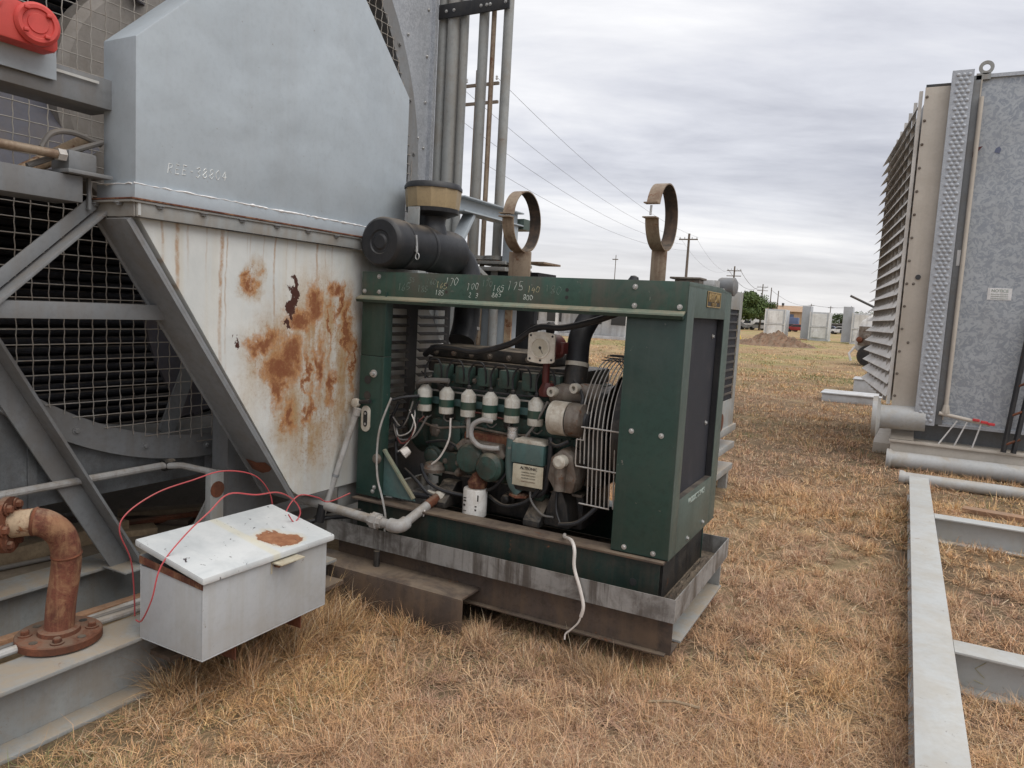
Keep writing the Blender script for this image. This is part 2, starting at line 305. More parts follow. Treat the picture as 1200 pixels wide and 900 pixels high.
# ---------------------------------------------------------------- mesh helpers
BASE = {}
class MB:
    def __init__(s): s.v = []; s.f = []
    def add(s, vs, fs):
        o = len(s.v); s.v += [tuple(p) for p in vs]; s.f += [tuple(i + o for i in f) for f in fs]; return s
    def box(s, x0, x1, y0, y1, z0, z1):
        x0, x1 = min(x0, x1), max(x0, x1); y0, y1 = min(y0, y1), max(y0, y1); z0, z1 = min(z0, z1), max(z0, z1)
        return s.add([(x0, y0, z0), (x1, y0, z0), (x1, y1, z0), (x0, y1, z0), (x0, y0, z1), (x1, y0, z1), (x1, y1, z1), (x0, y1, z1)],
                     [(0, 3, 2, 1), (4, 5, 6, 7), (0, 1, 5, 4), (1, 2, 6, 5), (2, 3, 7, 6), (3, 0, 4, 7)])
    def bar(s, p0, p1, w, h, up=(0, 0, 1)):
        p0, p1, up = Vector(p0), Vector(p1), Vector(up); d = (p1 - p0).normalized(); a = d.cross(up).normalized(); b = a.cross(d).normalized()
        q = []
        for p in (p0, p1):
            for (i, j) in ((-1, -1), (1, -1), (1, 1), (-1, 1)): q.append(p + a * (w / 2 * i) + b * (h / 2 * j))
        return s.add(q, [(0, 1, 2, 3), (7, 6, 5, 4), (0, 4, 5, 1), (1, 5, 6, 2), (2, 6, 7, 3), (3, 7, 4, 0)])
    def lathe(s, prof, o, d, n=20, close=True, arc=None):
        o, d = Vector(o), Vector(d).normalized(); t = Vector((0, 0, 1)) if abs(d.z) < .9 else Vector((1, 0, 0)); a = d.cross(t).normalized(); b = d.cross(a)
        vs, fs = [], []
        for (r, h) in prof:
            for i in range(n):
                an = 2 * PI * i / n; vs.append(o + d * h + a * (r * math.cos(an)) + b * (r * math.sin(an)))
        for j in range(len(prof) - 1):
            for i in range(n): k = (i + 1) % n; fs.append((j * n + i, j * n + k, (j + 1) * n + k, (j + 1) * n + i))
        if close: fs.append(tuple(reversed(range(n)))); fs.append(tuple(range((len(prof) - 1) * n, len(prof) * n)))
        return s.add(vs, fs)
    def cyl(s, p0, p1, r, r1=None, n=16):
        p0, p1 = Vector(p0), Vector(p1); return s.lathe([(r, 0), (r if r1 is None else r1, (p1 - p0).length)], p0, p1 - p0, n)
    def tube(s, pts, r, n=8, rad=None):
        pts = [Vector(p) for p in pts]; vs, fs = [], []; up = None
        for i, p in enumerate(pts):
            d = (pts[min(i + 1, len(pts) - 1)] - pts[max(i - 1, 0)]).normalized()
            if up is None: up = Vector((0, 0, 1)) if abs(d.z) < .9 else Vector((1, 0, 0))
            a = d.cross(up).normalized(); b = a.cross(d).normalized(); up = b
            rr = rad[i] if rad else r
            for j in range(n): an = 2 * PI * j / n; vs.append(p + a * (rr * math.cos(an)) + b * (rr * math.sin(an)))
        for i in range(len(pts) - 1):
            for j in range(n): k = (j + 1) % n; fs.append((i * n + j, i * n + k, (i + 1) * n + k, (i + 1) * n + j))
        fs.append(tuple(reversed(range(n)))); fs.append(tuple(range((len(pts) - 1) * n, len(pts) * n)))
        return s.add(vs, fs)
    def prism(s, poly, ax, d0, d1):
        # poly: 2D points; ax 'x' -> (y,z), 'y' -> (x,z), 'z' -> (x,y)
        def P(a, b, d): return (d, a, b) if ax == 'x' else (a, d, b) if ax == 'y' else (a, b, d)
        n = len(poly); vs = [P(a, b, d0) for a, b in poly] + [P(a, b, d1) for a, b in poly]
        fs = [tuple(range(n)), tuple(reversed(range(n, 2 * n)))] + [(i, i + n, (i + 1) % n + n, (i + 1) % n) for i in range(n)]
        return s.add(vs, fs)
    def ibeam(s, ax, a0, a1, c, z0, z1, w, t=.012, web=.010):
        # c: centre on the other axis
        for (u0, u1, q0, q1) in ((c - w / 2, c + w / 2, z0, z0 + t), (c - w / 2, c + w / 2, z1 - t, z1), (c - web / 2, c + web / 2, z0 + t, z1 - t)):
            s.box(*((u0, u1, a0, a1) if ax == 'y' else (a0, a1, u0, u1)), q0, q1)
        return s
    def build(s, name, mat, parent=None, bevel=0., smooth=True, local=False, angle=35):
        me = bpy.data.meshes.new(name); off = Vector((0, 0, 0))
        if parent is not None and not local: off = BASE.get(parent, Vector((0, 0, 0)))
        me.from_pydata([(x - off.x, y - off.y, z - off.z) for x, y, z in s.v], [], s.f); me.update()
        bm = bmesh.new(); bm.from_mesh(me); bmesh.ops.recalc_face_normals(bm, faces=bm.faces)
        if bevel:
            ed = [e for e in bm.edges if len(e.link_faces) == 2 and e.calc_face_angle() > .6]
            bmesh.ops.bevel(bm, geom=ed, offset=bevel, segments=2, profile=.6, affect='EDGES', clamp_overlap=True)
        bm.to_mesh(me); bm.free()
        if smooth: me.shade_smooth(); me.set_sharp_from_angle(angle=R(angle))
        me.materials.append(MATS[mat]); o = bpy.data.objects.new(name, me); COL.objects.link(o)
        if parent is not None: o.parent = parent; BASE[o] = off
        else: BASE[o] = Vector((0, 0, 0))
        return o
def tag(o, label, cat, group=None, kind=None):
    if label: o['label'] = label
    if cat: o['category'] = cat
    if group: o['group'] = group
    if kind: o['kind'] = kind
    return o
def thing(name, base, label, cat, group=None):
    o = bpy.data.objects.new(name, None); COL.objects.link(o); o.location = base; o.empty_display_size = .1; BASE[o] = Vector(base); return tag(o, label, cat, group)
def inst(src, name, parent, loc=(0, 0, 0), rot=None, scale=None):
    # another object with src's mesh, at a place given in world space under an unrotated parent
    o = bpy.data.objects.new(name, src.data if hasattr(src, 'data') else src); COL.objects.link(o)
    if parent is not None: o.parent = parent; o.location = Vector(loc) - BASE[parent]
    else: o.location = loc
    if rot: o.rotation_euler = rot
    if scale: o.scale = scale
    return o
def mesh_only(mb, name, mat, bevel=0, angle=35):
    o = mb.build(name, mat, None, bevel, True, True, angle); me = o.data; bpy.data.objects.remove(o); return me
def smoothpath(pts, k=6):
    P = [Vector(p) for p in pts]; out = []
    for i in range(len(P) - 1):
        p0, p1, p2, p3 = P[max(i - 1, 0)], P[i], P[i + 1], P[min(i + 2, len(P) - 1)]
        for j in range(k):
            t = j / k; out.append(.5 * ((2 * p1) + (p2 - p0) * t + (2 * p0 - 5 * p1 + 4 * p2 - p3) * t * t + (3 * p1 - p0 - 3 * p2 + p3) * t ** 3))
    out.append(P[-1]); return out
def copy_tree(root, loc, rotz=None):
    r = root.copy(); COL.objects.link(r); r.location = loc
    if rotz is not None: r.rotation_euler = (0, 0, rotz)
    for ch in list(root.children):
        c = ch.copy(); COL.objects.link(c); c.parent = r
        for g in ch.children: d = g.copy(); COL.objects.link(d); d.parent = c
    return r

# hexagon bolt heads, shared: axis along +X, -Y, +Z
def bolt_mesh(r, h, mat):
    m = MB(); m.lathe([(r * 1.5, 0), (r * 1.5, h * .25)], (0, 0, 0), (0, 0, 1), 14); m.lathe([(r, h * .2), (r, h * .85), (r * .8, h)], (0, 0, 0), (0, 0, 1), 6)
    return mesh_only(m, 'bolt', mat)
BOLT_Z = bolt_mesh(.0085, .010, 'zinc'); BOLT_G = bolt_mesh(.013, .014, 'grey_frame'); BOLT_R = bolt_mesh(.016, .022, 'rust'); BOLT_E = bolt_mesh(.011, .014, 'dirty_alloy')
def bolts(mesh, parent, pts, d='y'):
    rot = {'x': (0, PI / 2, 0), 'y': (PI / 2, 0, 0), 'z': (0, 0, 0), '-z': (PI, 0, 0)}[d]
    for p in pts: inst(mesh, 'bolt', parent, p, rot)

# strokes for hand-written characters, unit box
GL = {'0': [[(.5, 1), (.1, .7), (.1, .3), (.5, 0), (.9, .3), (.9, .7), (.5, 1)]], '1': [[(.4, .9), (.55, 1), (.5, 0)]],
      '2': [[(.1, .8), (.5, 1), (.85, .75), (.1, .05), (.9, 0)]], '3': [[(.1, .9), (.6, 1), (.85, .75), (.4, .52), (.9, .3), (.5, 0), (.1, .1)]],
      '4': [[(.6, 1), (.1, .4), (.95, .45)], [(.7, .8), (.65, 0)]], '5': [[(.85, 1), (.25, 1), (.2, .55), (.7, .6), (.85, .25), (.5, 0), (.1, .08)]],
      '6': [[(.8, 1), (.25, .6), (.15, .2), (.5, 0), (.85, .2), (.7, .48), (.2, .35)]], '7': [[(.1, 1), (.9, .97), (.4, 0)]],
      '8': [[(.5, .52), (.15, .78), (.5, 1), (.85, .78), (.5, .52), (.1, .25), (.5, 0), (.9, .25), (.5, .52)]],
      'R': [[(.15, 0), (.2, 1)], [(.2, 1), (.8, .9), (.7, .58), (.2, .5)], [(.3, .5), (.9, 0)]], 'E': [[(.2, 1), (.15, 0)], [(.2, 1), (.85, .97)], [(.18, .52), (.7, .5)], [(.15, 0), (.85, .05)]], '-': [[(.25, .5), (.75, .48)]]}
def scrawl(text, o, du, dv, h, mat, parent, r=.0022, name='chalk_mark', slant=.12, jit=1.):
    o, du, dv = Vector(o), Vector(du), Vector(dv); m = MB(); x = 0
    for ch in text:
        if ch != ' ':
            for st in GL[ch]:
                pts = [o + du * ((x + (a * .62 + b * slant) + jit * random.uniform(-.07, .07)) * h) + dv * ((b + jit * random.uniform(-.09, .09)) * h) for a, b in st]
                sp_ = smoothpath(pts, 3); m.tube(sp_, r, 4, [r * random.uniform(.45, 1.25) for _ in sp_])
        x += random.uniform(.70, .86) if jit >= 1 else .86; o = o + dv * (h * jit * random.uniform(-.10, .10))
    return m.build(name, mat, parent)
def text_mesh(txt, size, mat, parent, M, name='lettering', ext=.0015, bold=False):
    cu = bpy.data.curves.new(name, 'FONT'); cu.body = txt; cu.size = size; cu.extrude = ext; cu.align_x = 'CENTER'; cu.align_y = 'CENTER'
    if bold: cu.offset = size * .02
    t = bpy.data.objects.new('t', cu); COL.objects.link(t); bpy.context.view_layer.update()
    me = bpy.data.meshes.new_from_object(t.evaluated_get(bpy.context.evaluated_depsgraph_get())); bpy.data.objects.remove(t); me.name = name
    me.transform(M); off = BASE.get(parent, Vector()); me.transform(Matrix.Translation(-off))
    me.materials.clear(); me.materials.append(MATS[mat]); o = bpy.data.objects.new(name, me); COL.objects.link(o); o.parent = parent; BASE[o] = off; return o
MX = lambda x, y, z: Matrix(((0, 0, 1, x), (1, 0, 0, y), (0, 1, 0, z), (0, 0, 0, 1)))          # faces +X
MY = lambda x, y, z: Matrix(((1, 0, 0, x), (0, 0, -1, y), (0, 1, 0, z), (0, 0, 0, 1)))         # faces -Y

# ================================================================ ground
g = MB(); ns = [(-700, -60), (-60, -8), (-8, 8), (8, 60), (60, 700)]
g.add([(-900, -300, 0), (900, -300, 0), (900, 1500, 0), (-900, 1500, 0)], [(0, 1, 2, 3)])
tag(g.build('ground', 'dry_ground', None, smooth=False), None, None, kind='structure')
#PART2

# ================================================================ skid under the cooler
sk = thing('steel_skid', (-3.0, 2.0, 0), 'grey painted I-beam skid with brown cross beam under the left cooler', 'skid')
MB().ibeam('y', .2, 2.985, -2.685, 0.0, .26, .205, .016, .012).build('outer_beam', 'grey_beam', sk, .003)
MB().ibeam('y', .2, 6.2, -3.505, 0.0, .26, .205, .016, .012).build('inner_beam', 'grey_beam', sk, .003)
m = MB(); m.prism([(-3.40, .0), (-1.86, .0), (-1.79, .05), (-1.79, .215), (-3.40, .215)], 'y', 2.99, 3.002); m.box(-3.4, -1.87, 3.002, 3.185, 0.001, .012); m.box(-3.4, -1.80, 3.002, 3.185, .203, .2145)
m.build('cross_beam', 'beam_brown', sk, .002)
MB().box(-8, -3.60, .2, 6.2, .225, .245).build('deck_plate', 'deck_dirt', sk)
MB().box(-3.40, -2.80, .2, 3.0, .015, .03).build('floor_plate', 'deck_dirt', sk)
m = MB(); m.cyl((-3.02, .2, .085), (-3.02, 2.9, .085), .055, n=16); m.build('buried_pipe', 'wood', sk)
MB().box(-3.30, -3.20, .2, 2.6, .03, .10).build('plank', 'wood', sk, .004)
MB().box(-3.98, -3.80, 1.7, 2.62, .245, .33).build('plank', 'wood', sk, .006)
for y in (2.00, 2.36): m = MB(); m.box(-2.60, -2.24, y, y + .05, .247, .2525); m.box(-2.60, -2.24, y, y + .006, .19, .247); m.build('box_bracket', 'rust', sk)
MB().box(-2.62, -2.50, 1.9, 2.95, .15, .17).build('rust_angle', 'beam_brown', sk)
bolts(BOLT_G, sk, [(-3.45, 2.42, .26)], 'z')
for (p0, p1, w_, h_, mt) in (((-4.5, 1.2, .262), (-3.75, 2.75, .262), .12, .035, 'wood'), ((-4.1, 2.75, .275), (-3.65, 3.4, .275), .10, .05, 'wood'), ((-4.9, 2.2, .26), (-3.70, 2.95, .265), .09, .03, 'beam_brown'), ((-3.32, 1.0, .115), (-3.22, 2.55, .115), .05, .03, 'wood_red'), ((-2.95, 1.2, .05), (-2.90, 2.8, .05), .06, .04, 'beam_brown')):
    m = MB(); m.bar(p0, p1, w_, h_); m.build('loose_board', mt, sk, .003)
for (p0, p1, r_, mt) in (((-4.3, 1.6, .285), (-3.66, 3.2, .285), .022, 'rust'), ((-3.10, .5, .16), (-3.12, 2.7, .155), .016, 'pvc_grey'), ((-3.9, 1.0, .265), (-3.7, 2.2, .265), .012, 'grey_cable')):
    m = MB(); m.cyl(p0, p1, r_, n=10); m.build('loose_rod', mt, sk)
m = MB(); m.cyl((-3.5, 2.25, .25), (-3.44, 2.33, .27), .008, n=6); m.build('clip', 'wire_steel', sk)
MB().box(-3.27, -3.15, 2.74, 3.06, .262, 1.02).build('pedestal', 'grey_frame', sk, .004)
m = MB(); m.prism([(2.50, .262), (2.73, .262), (2.73, .62)], 'x', -3.24, -3.225); m.build('pedestal_gusset', 'grey_beam', sk)
MB().box(-3.40, -2.80, 2.62, 2.98, .262, .275).build('pedestal_plate', 'grey_beam', sk)
# stub plate with a rust spot, behind the box
MB().box(-3.03, -2.99, 2.50, 2.58, .03, .75).build('stub_plate', 'grey_beam', sk, .003)
m = MB(); m.lathe([(.042, 0), (.042, .003)], (-2.99, 2.54, .66), (1, 0, .0), 14); m.build('rust_spot', 'rust', sk)
# engine support channels under the tray
es = thing('support_frame', (-1.7, 3.6, 0), 'dark brown steel channel frame under the galvanised drip tray', 'frame')
m = MB(); m.box(-2.75, -.80, 3.19, 3.202, .125, .296); m.box(-2.75, -.80, 3.202, 3.312, .125, .137); m.box(-2.75, -.80, 3.202, 3.312, .284, .296); m.box(-2.75, -.82, 3.16, 3.19, .126, .134)
m.build('front_channel', 'beam_brown', es, .002)
m = MB(); m.box(-.90, -.888, 3.32, 4.18, .135, .296); m.box(-.90, -.79, 3.32, 4.18, .1375, .149); m.box(-.90, -.79, 3.32, 4.18, .283, .295); m.box(-.90, -.80, 4.165, 4.18, .15, .283)
m.build('end_channel', 'grey_beam', es, .002)
MB().ibeam('x', -2.75, -.9, 4.08, .13, .296, .15).build('rear_channel', 'beam_brown', es)
for x in (-2.1, -1.4): MB().box(x, x + .1, 3.4, 4.0, .0, .135).build('timber_block', 'wood', es, .004)
m = MB(); m.tube([(-2.42, 3.12, .30), (-2.42, 3.12, .20), (-2.43, 3.10, .185), (-2.55, 3.08, .18)], .018, 10); m.build('drain_pipe', 'oily_black', es)
m = MB(); m.lathe([(.022, 0), (.026, .01), (.026, .04), (.020, .05)], (-2.48, 3.09, .182), (-1, 0, 0), 8); m.build('drain_cap', 'dirty_alloy', es)

# ================================================================ left cooler with fan ring and mesh
CY, CZ, CR, CX = 2.815, 2.60, 1.858, -3.40
co = thing('fan_cooler', (-4.6, CY, 0), 'large grey air cooler with round fan opening behind wire mesh, at left', 'cooler')
Y0, Y1, Z0, Z1 = .72, 4.855, .63, 4.75
def ringpt(an, r): return (CY + r * math.cos(an), CZ + r * math.sin(an))
def rectpt(an):
    c, s = math.cos(an), math.sin(an); t = min(((Y1 - CY) if c > 0 else (Y0 - CY)) / c if abs(c) > 1e-6 else 1e9, ((Z1 - CZ) if s > 0 else (Z0 - CZ)) / s if abs(s) > 1e-6 else 1e9)
    return (CY + c * t, CZ + s * t)
corners = [math.atan2(z - CZ, y - CY) for y in (Y0, Y1) for z in (Z0, Z1)]
angs = sorted([2 * PI * i / 96 - PI for i in range(96)] + corners)
quads = {}
for i in range(len(angs)):
    a, b = angs[i], angs[(i + 1) % len(angs)]
    mid = (a + ((b - a) % (2 * PI)) / 2) % (2 * PI); quads.setdefault(int(mid / (PI / 2)), []).append((a, b))
for q, lst in quads.items():
    m = MB()
    for a, b in lst:
        A, B, Cc, D = ringpt(a, CR - .10), ringpt(b, CR - .10), rectpt(b), rectpt(a)
        m.add([(CX - .02, *A), (CX - .02, *B), (CX - .02, *Cc), (CX - .02, *D)], [(0, 1, 2, 3)])
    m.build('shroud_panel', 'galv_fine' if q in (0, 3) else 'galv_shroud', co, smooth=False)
# flat ring flange and the throat behind it
m = MB(); n = 96
for (r0, x0, r1, x1) in ((CR, CX - .015, CR, CX + .03), (CR, CX + .03, CR - .125, CX + .03), (CR - .125, CX + .03, CR - .125, CX - .42)):
    vs = []; fs = []
    for i in range(n):
        an = 2 * PI * i / n; vs += [(x0, *ringpt(an, r0)), (x1, *ringpt(an, r1))]
    for i in range(n): k = (i + 1) % n; fs.append((2 * i, 2 * k, 2 * k + 1, 2 * i + 1))
    m.add(vs, fs)
m.build('fan_ring', 'grey_frame', co, angle=50)
bolts(BOLT_G, co, [(CX + .03, *ringpt(R(a), CR - .06)) for a in range(5, 360, 12)], 'x')
m = MB(); m.box(CX - .02, CX + .012, Y1 - .012, Y1 + .03, Z0, Z1); m.build('corner_angle', 'galv_fine', co)
bolts(BOLT_Z, co, [(CX - .018, Y1 - .06, z) for z in np.arange(.8, 4.6, .34)], 'x'); bolts(BOLT_Z, co, [(CX - .018, 4.55, 3.6), (CX - .018, 4.72, 2.9), (CX - .018, 4.73, 2.62)], 'x')
MB().box(CX - .018, CX - .010, 1.86, 1.90, Z0, 1.05).build('seam_batten', 'galv_shroud', co)
# body: ends, roof, floor, back
MB().box(-6.2, CX - .025, Y1 - .03, Y1 - .005, Z0, Z1).build('end_wall', 'galv_fine', co)
MB().box(-6.2, CX - .025, Y0, Y0 + .02, Z0, Z1).build('end_wall', 'galv_fine', co)
MB().box(-6.2, CX - .025, Y0, Y1, Z1 - .02, Z1).build('roof_panel', 'galv_fine', co)
MB().box(-6.2, CX - .03, Y0 + .02, Y1 - .03, Z0, Z0 + .015).build('floor_panel', 'deck_dirt', co)
MB().box(-4.34, -4.32, Y0 + .02, Y1 - .03, Z0 + .02, Z1 - .02).build('coil_casing', 'fin_dark', co)
for (x, y) in ((-3.48, .85), (-3.48, 4.75), (-6.1, .85), (-6.1, 4.75)): MB().box(x - .05, x + .05, y - .05, y + .05, .245, .63).build('leg', 'grey_frame', co)
tm = MB(); tm.lathe([(.021, 0), (.021, 4.06)], (0, 0, 0), (0, 1, 0), 10); tm = mesh_only(tm, 'finned_tube', 'fin_dark')
for i in range(74): inst(tm, 'finned_tube', co, (-4.20, Y0 + .03, .70 + i * .0525))
for y in (1.98, 3.3, .95): MB().box(-4.16, -4.08, y - .03, y + .03, Z0 + .02, Z1 - .03).build('tube_support', 'purple_grey', co)
# crimped mesh
SP = .068
def crimp(length, ph):
    k = max(2, int(length / (SP / 2))); return [(-length / 2 + length * i / k, (.0035 if (i + ph) % 2 else -.0035)) for i in range(k + 1)]
RM = CR - .11
for i in range(-26, 27):
    c = i * SP; L = 2 * math.sqrt(max(RM * RM - c * c, .01))
    bow = random.uniform(-.008, .008); bow2 = random.uniform(-.007, .007)
    m = MB(); m.tube([(CX + .035 + w, CY + c + bow2 * math.sin(3.1 * (t / L + .5)), CZ + t) for t, w in crimp(L, i)], .0026, 5); m.build('mesh_wire', 'mesh_wire', co)
    m = MB(); m.tube([(CX + .035 - w * .5, CY + t, CZ + c + bow * math.sin(3.1 * (t / L + .5))) for t, w in crimp(L, i)], .0026, 5); m.build('mesh_wire', 'mesh_wire', co)
# flat bars joining the mesh panels
for y in (2.855,):
    L = math.sqrt(RM * RM - (y - CY) ** 2); MB().box(CX + .028, CX + .046, y - .028, y + .028, CZ - L - .05, CZ + L).build('mesh_bar', 'grey_frame', co)
m = MB(); m.bar((CX - .1, 2.62, .86), (CX - .3, 2.95, 1.25), .10, .012, (1, 0, 0)); m.build('inner_brace', 'grey_frame', co)
# fan
m = MB(); m.lathe([(.05, 0), (.64, .02), (.66, .04), (.66, .16), (.62, .19), (.30, .20), (.28, .26), (.08, .28)], (-3.85, CY, CZ), (1, 0, 0), 48); m.build('fan_hub', 'fan_grey', co)
for b in range(4):
    an = R(14 + 90 * b); vs = []; fs = []; nr = 10
    for j in range(nr + 1):
        t = j / nr; r = .55 + (CR - .17 - .55) * t; w = .20 + .16 * math.sin(PI * min(t * 1.1, 1) * .8); tw = R(38 - 24 * t)
        for sdx, th in ((-1, 1), (1, 1), (1, -1), (-1, -1)):
            lx, lt = sdx * w * math.sin(tw), sdx * w * math.cos(tw)
            vs.append((-3.73 + lx + th * .010, CY + r * math.cos(an) - lt * math.sin(an), CZ + r * math.sin(an) + lt * math.cos(an)))
    for j in range(nr):
        for q in range(4): fs.append((j * 4 + q, j * 4 + (q + 1) % 4, (j + 1) * 4 + (q + 1) % 4, (j + 1) * 4 + q))
    fs += [(0, 1, 2, 3), (nr * 4 + 3, nr * 4 + 2, nr * 4 + 1, nr * 4)]
    m = MB(); m.add(vs, fs); m.build('fan_blade', 'purple_grey', co)

# ================================================================ frame standing before the fan
fr = thing('shaft_trestle', (-3.0, 1.6, .26), 'grey steel channel frame carrying the fan shaft, in front of the mesh', 'frame')
def chan(x0, x1, y0, y1, z0, z1, t=.010):      # channel along Y, open to -X
    m = MB(); m.box(x1 - t, x1, y0, y1, z0, z1); m.box(x0, x1 - t, y0, y1, z0, z0 + t); m.box(x0, x1 - t, y0, y1, z1 - t, z1); return m
chan(-3.02, -2.90, .6, 2.21, 1.513, 1.578).build('cross_channel', 'grey_frame', fr, .002)
chan(-3.08, -2.90, .6, 1.80, 1.970, 2.070).build('shaft_beam', 'grey_frame', fr, .003)
chan(-3.08, -2.90, .6, 1.95, 2.352, 2.468).build('upper_beam', 'grey_frame', fr, .003)
MB().box(-2.893, -2.888, .9, 1.86, 2.437, 2.447).build('weld_edge', 'light_frame', fr)
m = MB(); m.bar((-2.93, 1.90, 1.95), (-2.93, 1.10, 1.215), .012, .085, (1, 0, 0)); m.bar((-2.955, 1.873, 1.98), (-2.955, 1.073, 1.245), .05, .012, (1, 0, 0)); m.build('diagonal_brace', 'grey_frame', fr, .002)
m = MB(); m.bar((-3.30, 2.33, .262), (-3.30, 1.10, 2.40), .014, .095, (1, 0, 0)); m.bar((-3.36, 2.285, .262), (-3.36, 1.055, 2.40), .12, .014, (1, 0, 0)); m.build('inclined_strut', 'grey_frame', fr, .003)
MB().box(-3.40, -3.22, 2.20, 2.40, .2625, .272).build('foot_plate', 'grey_beam', fr, .002)
MB().box(-2.889, -2.879, 1.0, 1.69, 2.40, 2.62).build('mount_plate', 'grey_hood', fr, .002)
m = MB(); m.box(-3.02, -2.90, 1.745, 1.86, 2.09, 2.165); m.build('bearing_block', 'grey_frame', fr, .012)
MB().box(-3.02, -2.86, 1.72, 1.90, 2.073, 2.088).build('bearing_plate', 'grey_frame', fr, .003)
MB().box(-2.94, -2.928, 1.84, 1.852, 1.95, 2.072).build('hanger', 'grey_frame', fr)
m = MB(); m.lathe([(.024, 0), (.024, .03)], (-2.91, 1.705, 2.138), (0, 1, .02), 6); m.build('hex_nut', 'wire_steel', fr)
m = MB(); m.cyl((-2.91, .6, 2.125), (-2.91, 1.71, 2.138), .017, n=12); m.build('adjusting_rod', 'clamp_steel', fr)
m = MB(); m.tube(smoothpath([(-2.93, 1.66, 2.155), (-2.93, 1.70, 2.215), (-2.93, 1.78, 2.235), (-2.94, 1.90, 2.215)]), .011, 8); m.build('grease_hose', 'grey_cable', fr)
m = MB(); m.tube(smoothpath([(-2.95, 1.62, 2.08), (-2.94, 1.75, 2.15), (-2.93, 1.90, 2.225)]), .011, 8); m.build('grease_hose', 'grey_cable', fr)
m = MB(); m.cyl((-3.12, 1.55, 1.98), (-3.12, 1.95, 2.25), .030, n=12); m.build('shaft_tube', 'tan_scale', fr)
m = MB(); m.cyl((-3.34, .6, .736), (-3.34, 2.50, .738), .018, n=10); m.tube([(-3.34, 2.48, .738), (-3.28, 2.56, .735), (-3.1, 2.66, .70)], .017, 10); m.build('conduit', 'pvc_grey', fr)
m = MB(); m.lathe([(.03, 0), (.03, .06)], (-3.34, 2.49, .738), (0, 1, 0), 10); m.build('conduit_joint', 'oily_black', fr)

# red vibration switch
vs_ = thing('vibration_switch', (-2.80, 1.5, 2.5), 'red round-capped switch housing on a grey plate at top left', 'switch')
m = MB(); m.lathe([(.066, 0), (.072, .012), (.072, .055), (.066, .062), (.062, .066), (.050, .066), (.047, .060), (.034, .060), (.032, .064), (.001, .064)], (-2.835, 1.58, 2.548), (1, -.22, .0), 40); m.build('round_cap', 'red_paint', vs_)
for a in (.7, 2.3, 3.9, 5.4):
  m = MB(); m.bar((-2.772, 1.56 + .052 * math.cos(a), 2.548 + .052 * math.sin(a)), (-2.755, 1.556 + .052 * math.cos(a), 2.548 + .052 * math.sin(a)), .016, .012); m.build('cap_lug', 'red_paint', vs_, .003)
m = MB(); m.prism([(1.44, 2.475), (1.64, 2.475), (1.65, 2.49), (1.65, 2.52), (1.62, 2.56), (1.53, 2.61), (1.44, 2.62)], 'x', -2.878, -2.80); m.build('housing', 'red_paint', vs_, .008)
m = MB(); m.tube([(-2.83, 1.46, 2.58), (-2.83, 1.40, 2.60), (-2.83, 1.30, 2.60)], .035, 14); m.build('conduit_hub', 'red_paint', vs_)

# ================================================================ belt guard
bg_ = thing('belt_guard', (-2.85, 2.9, .6), 'grey belt guard hood over a rust-stained white lower panel, left of the engine', 'belt guard')
m = MB(); m.prism([(1.92, 2.003), (1.92, 2.625), (2.74, 3.40), (3.14, 3.40), (3.70, 2.865), (3.70, 2.003)], 'x', -2.955, -2.75); m.build('upper_hood', 'grey_hood', bg_, .006)
scrawl('REE-38804', (-2.749, 2.06, 2.128), (0, 1, .06), (0, 0, 1), .040, 'chalk_white', bg_, .0016, jit=.35)
m = MB(); m.box(-2.975, -2.733, 1.905, 3.715, 2.003, 2.06); m.build('hood_skirt', 'grey_hood', bg_, .003)
m = MB(); yy = np.arange(1.90, 3.72, .02); m.tube([(-2.7335, y, 2.060 + random.uniform(-.002, .002)) for y in yy], .003, 5, [max(.0008, random.gauss(.0034, .0018)) for _ in yy]); m.build('caulk_bead', 'sign_white', bg_)
m = MB(); xx = np.arange(-2.97, -2.735, .02); m.tube([(x, 1.9045, 2.060 + random.uniform(-.002, .002)) for x in xx], .003, 5, [max(.0008, random.gauss(.003, .0016)) for _ in xx]); m.build('caulk_bead', 'sign_white', bg_)
m = MB(); m.box(-2.99, -2.70, 1.87, 3.76, 1.994, 2.0); m.build('upper_flange', 'rust_pale', bg_)
m = MB(); m.box(-2.99, -2.705, 1.872, 3.755, 1.984, 1.9925); m.box(-2.722, -2.714, 1.90, 3.74, 1.930, 1.984); m.box(-2.985, -2.722, 1.893, 1.90, 1.930, 1.984); m.build('lower_flange', 'grey_beam', bg_, .001)
bolts(BOLT_G, bg_, [(-2.711, y, 1.984) for y in np.arange(2.0, 3.7, .21)] + [(x, 1.883, 1.984) for x in (-2.95, -2.80)], '-z')
MB().box(-2.7135, -2.7115, 1.905, 1.917, 1.935, 1.983).build('weld_strip', 'light_frame', bg_)
low = [(1.935, 1.93), (2.795, .665)] + [(2.93 + .16 * math.cos(a), .75 + .16 * math.sin(a)) for a in np.linspace(3.75, 4.71, 5)] + [(3.9, .59), (4.25, .75), (4.3, 1.25), (3.73, 1.93)]
m = MB(); m.prism(low, 'x', -2.94, -2.752); m.build('lower_panel', 'guard_rusted', bg_, .004)
d = Vector((0, 2.815 - 1.915, .635 - 1.93)).normalized(); nn = Vector((0, -d.z, d.y)) * -1
A = Vector((0, 1.905, 1.93)); B = Vector((0, 2.83, .605))
m = MB(); off = nn * .012 if nn.y < 0 else nn * -.012
m.bar(A + off + Vector((-2.848, 0, 0)), B + off + Vector((-2.848, 0, 0)), .21, .014, off.normalized())
for x in (-2.949, -2.749): m.bar(A + off * 1.9 + Vector((x, 0, 0)), B + off * 1.9 + Vector((x, 0, 0)), .010, .016, off.normalized())
m.build('edge_channel', 'grey_frame', bg_, .002)
m = MB(); c = A.lerp(B, .86) + off * 1.8
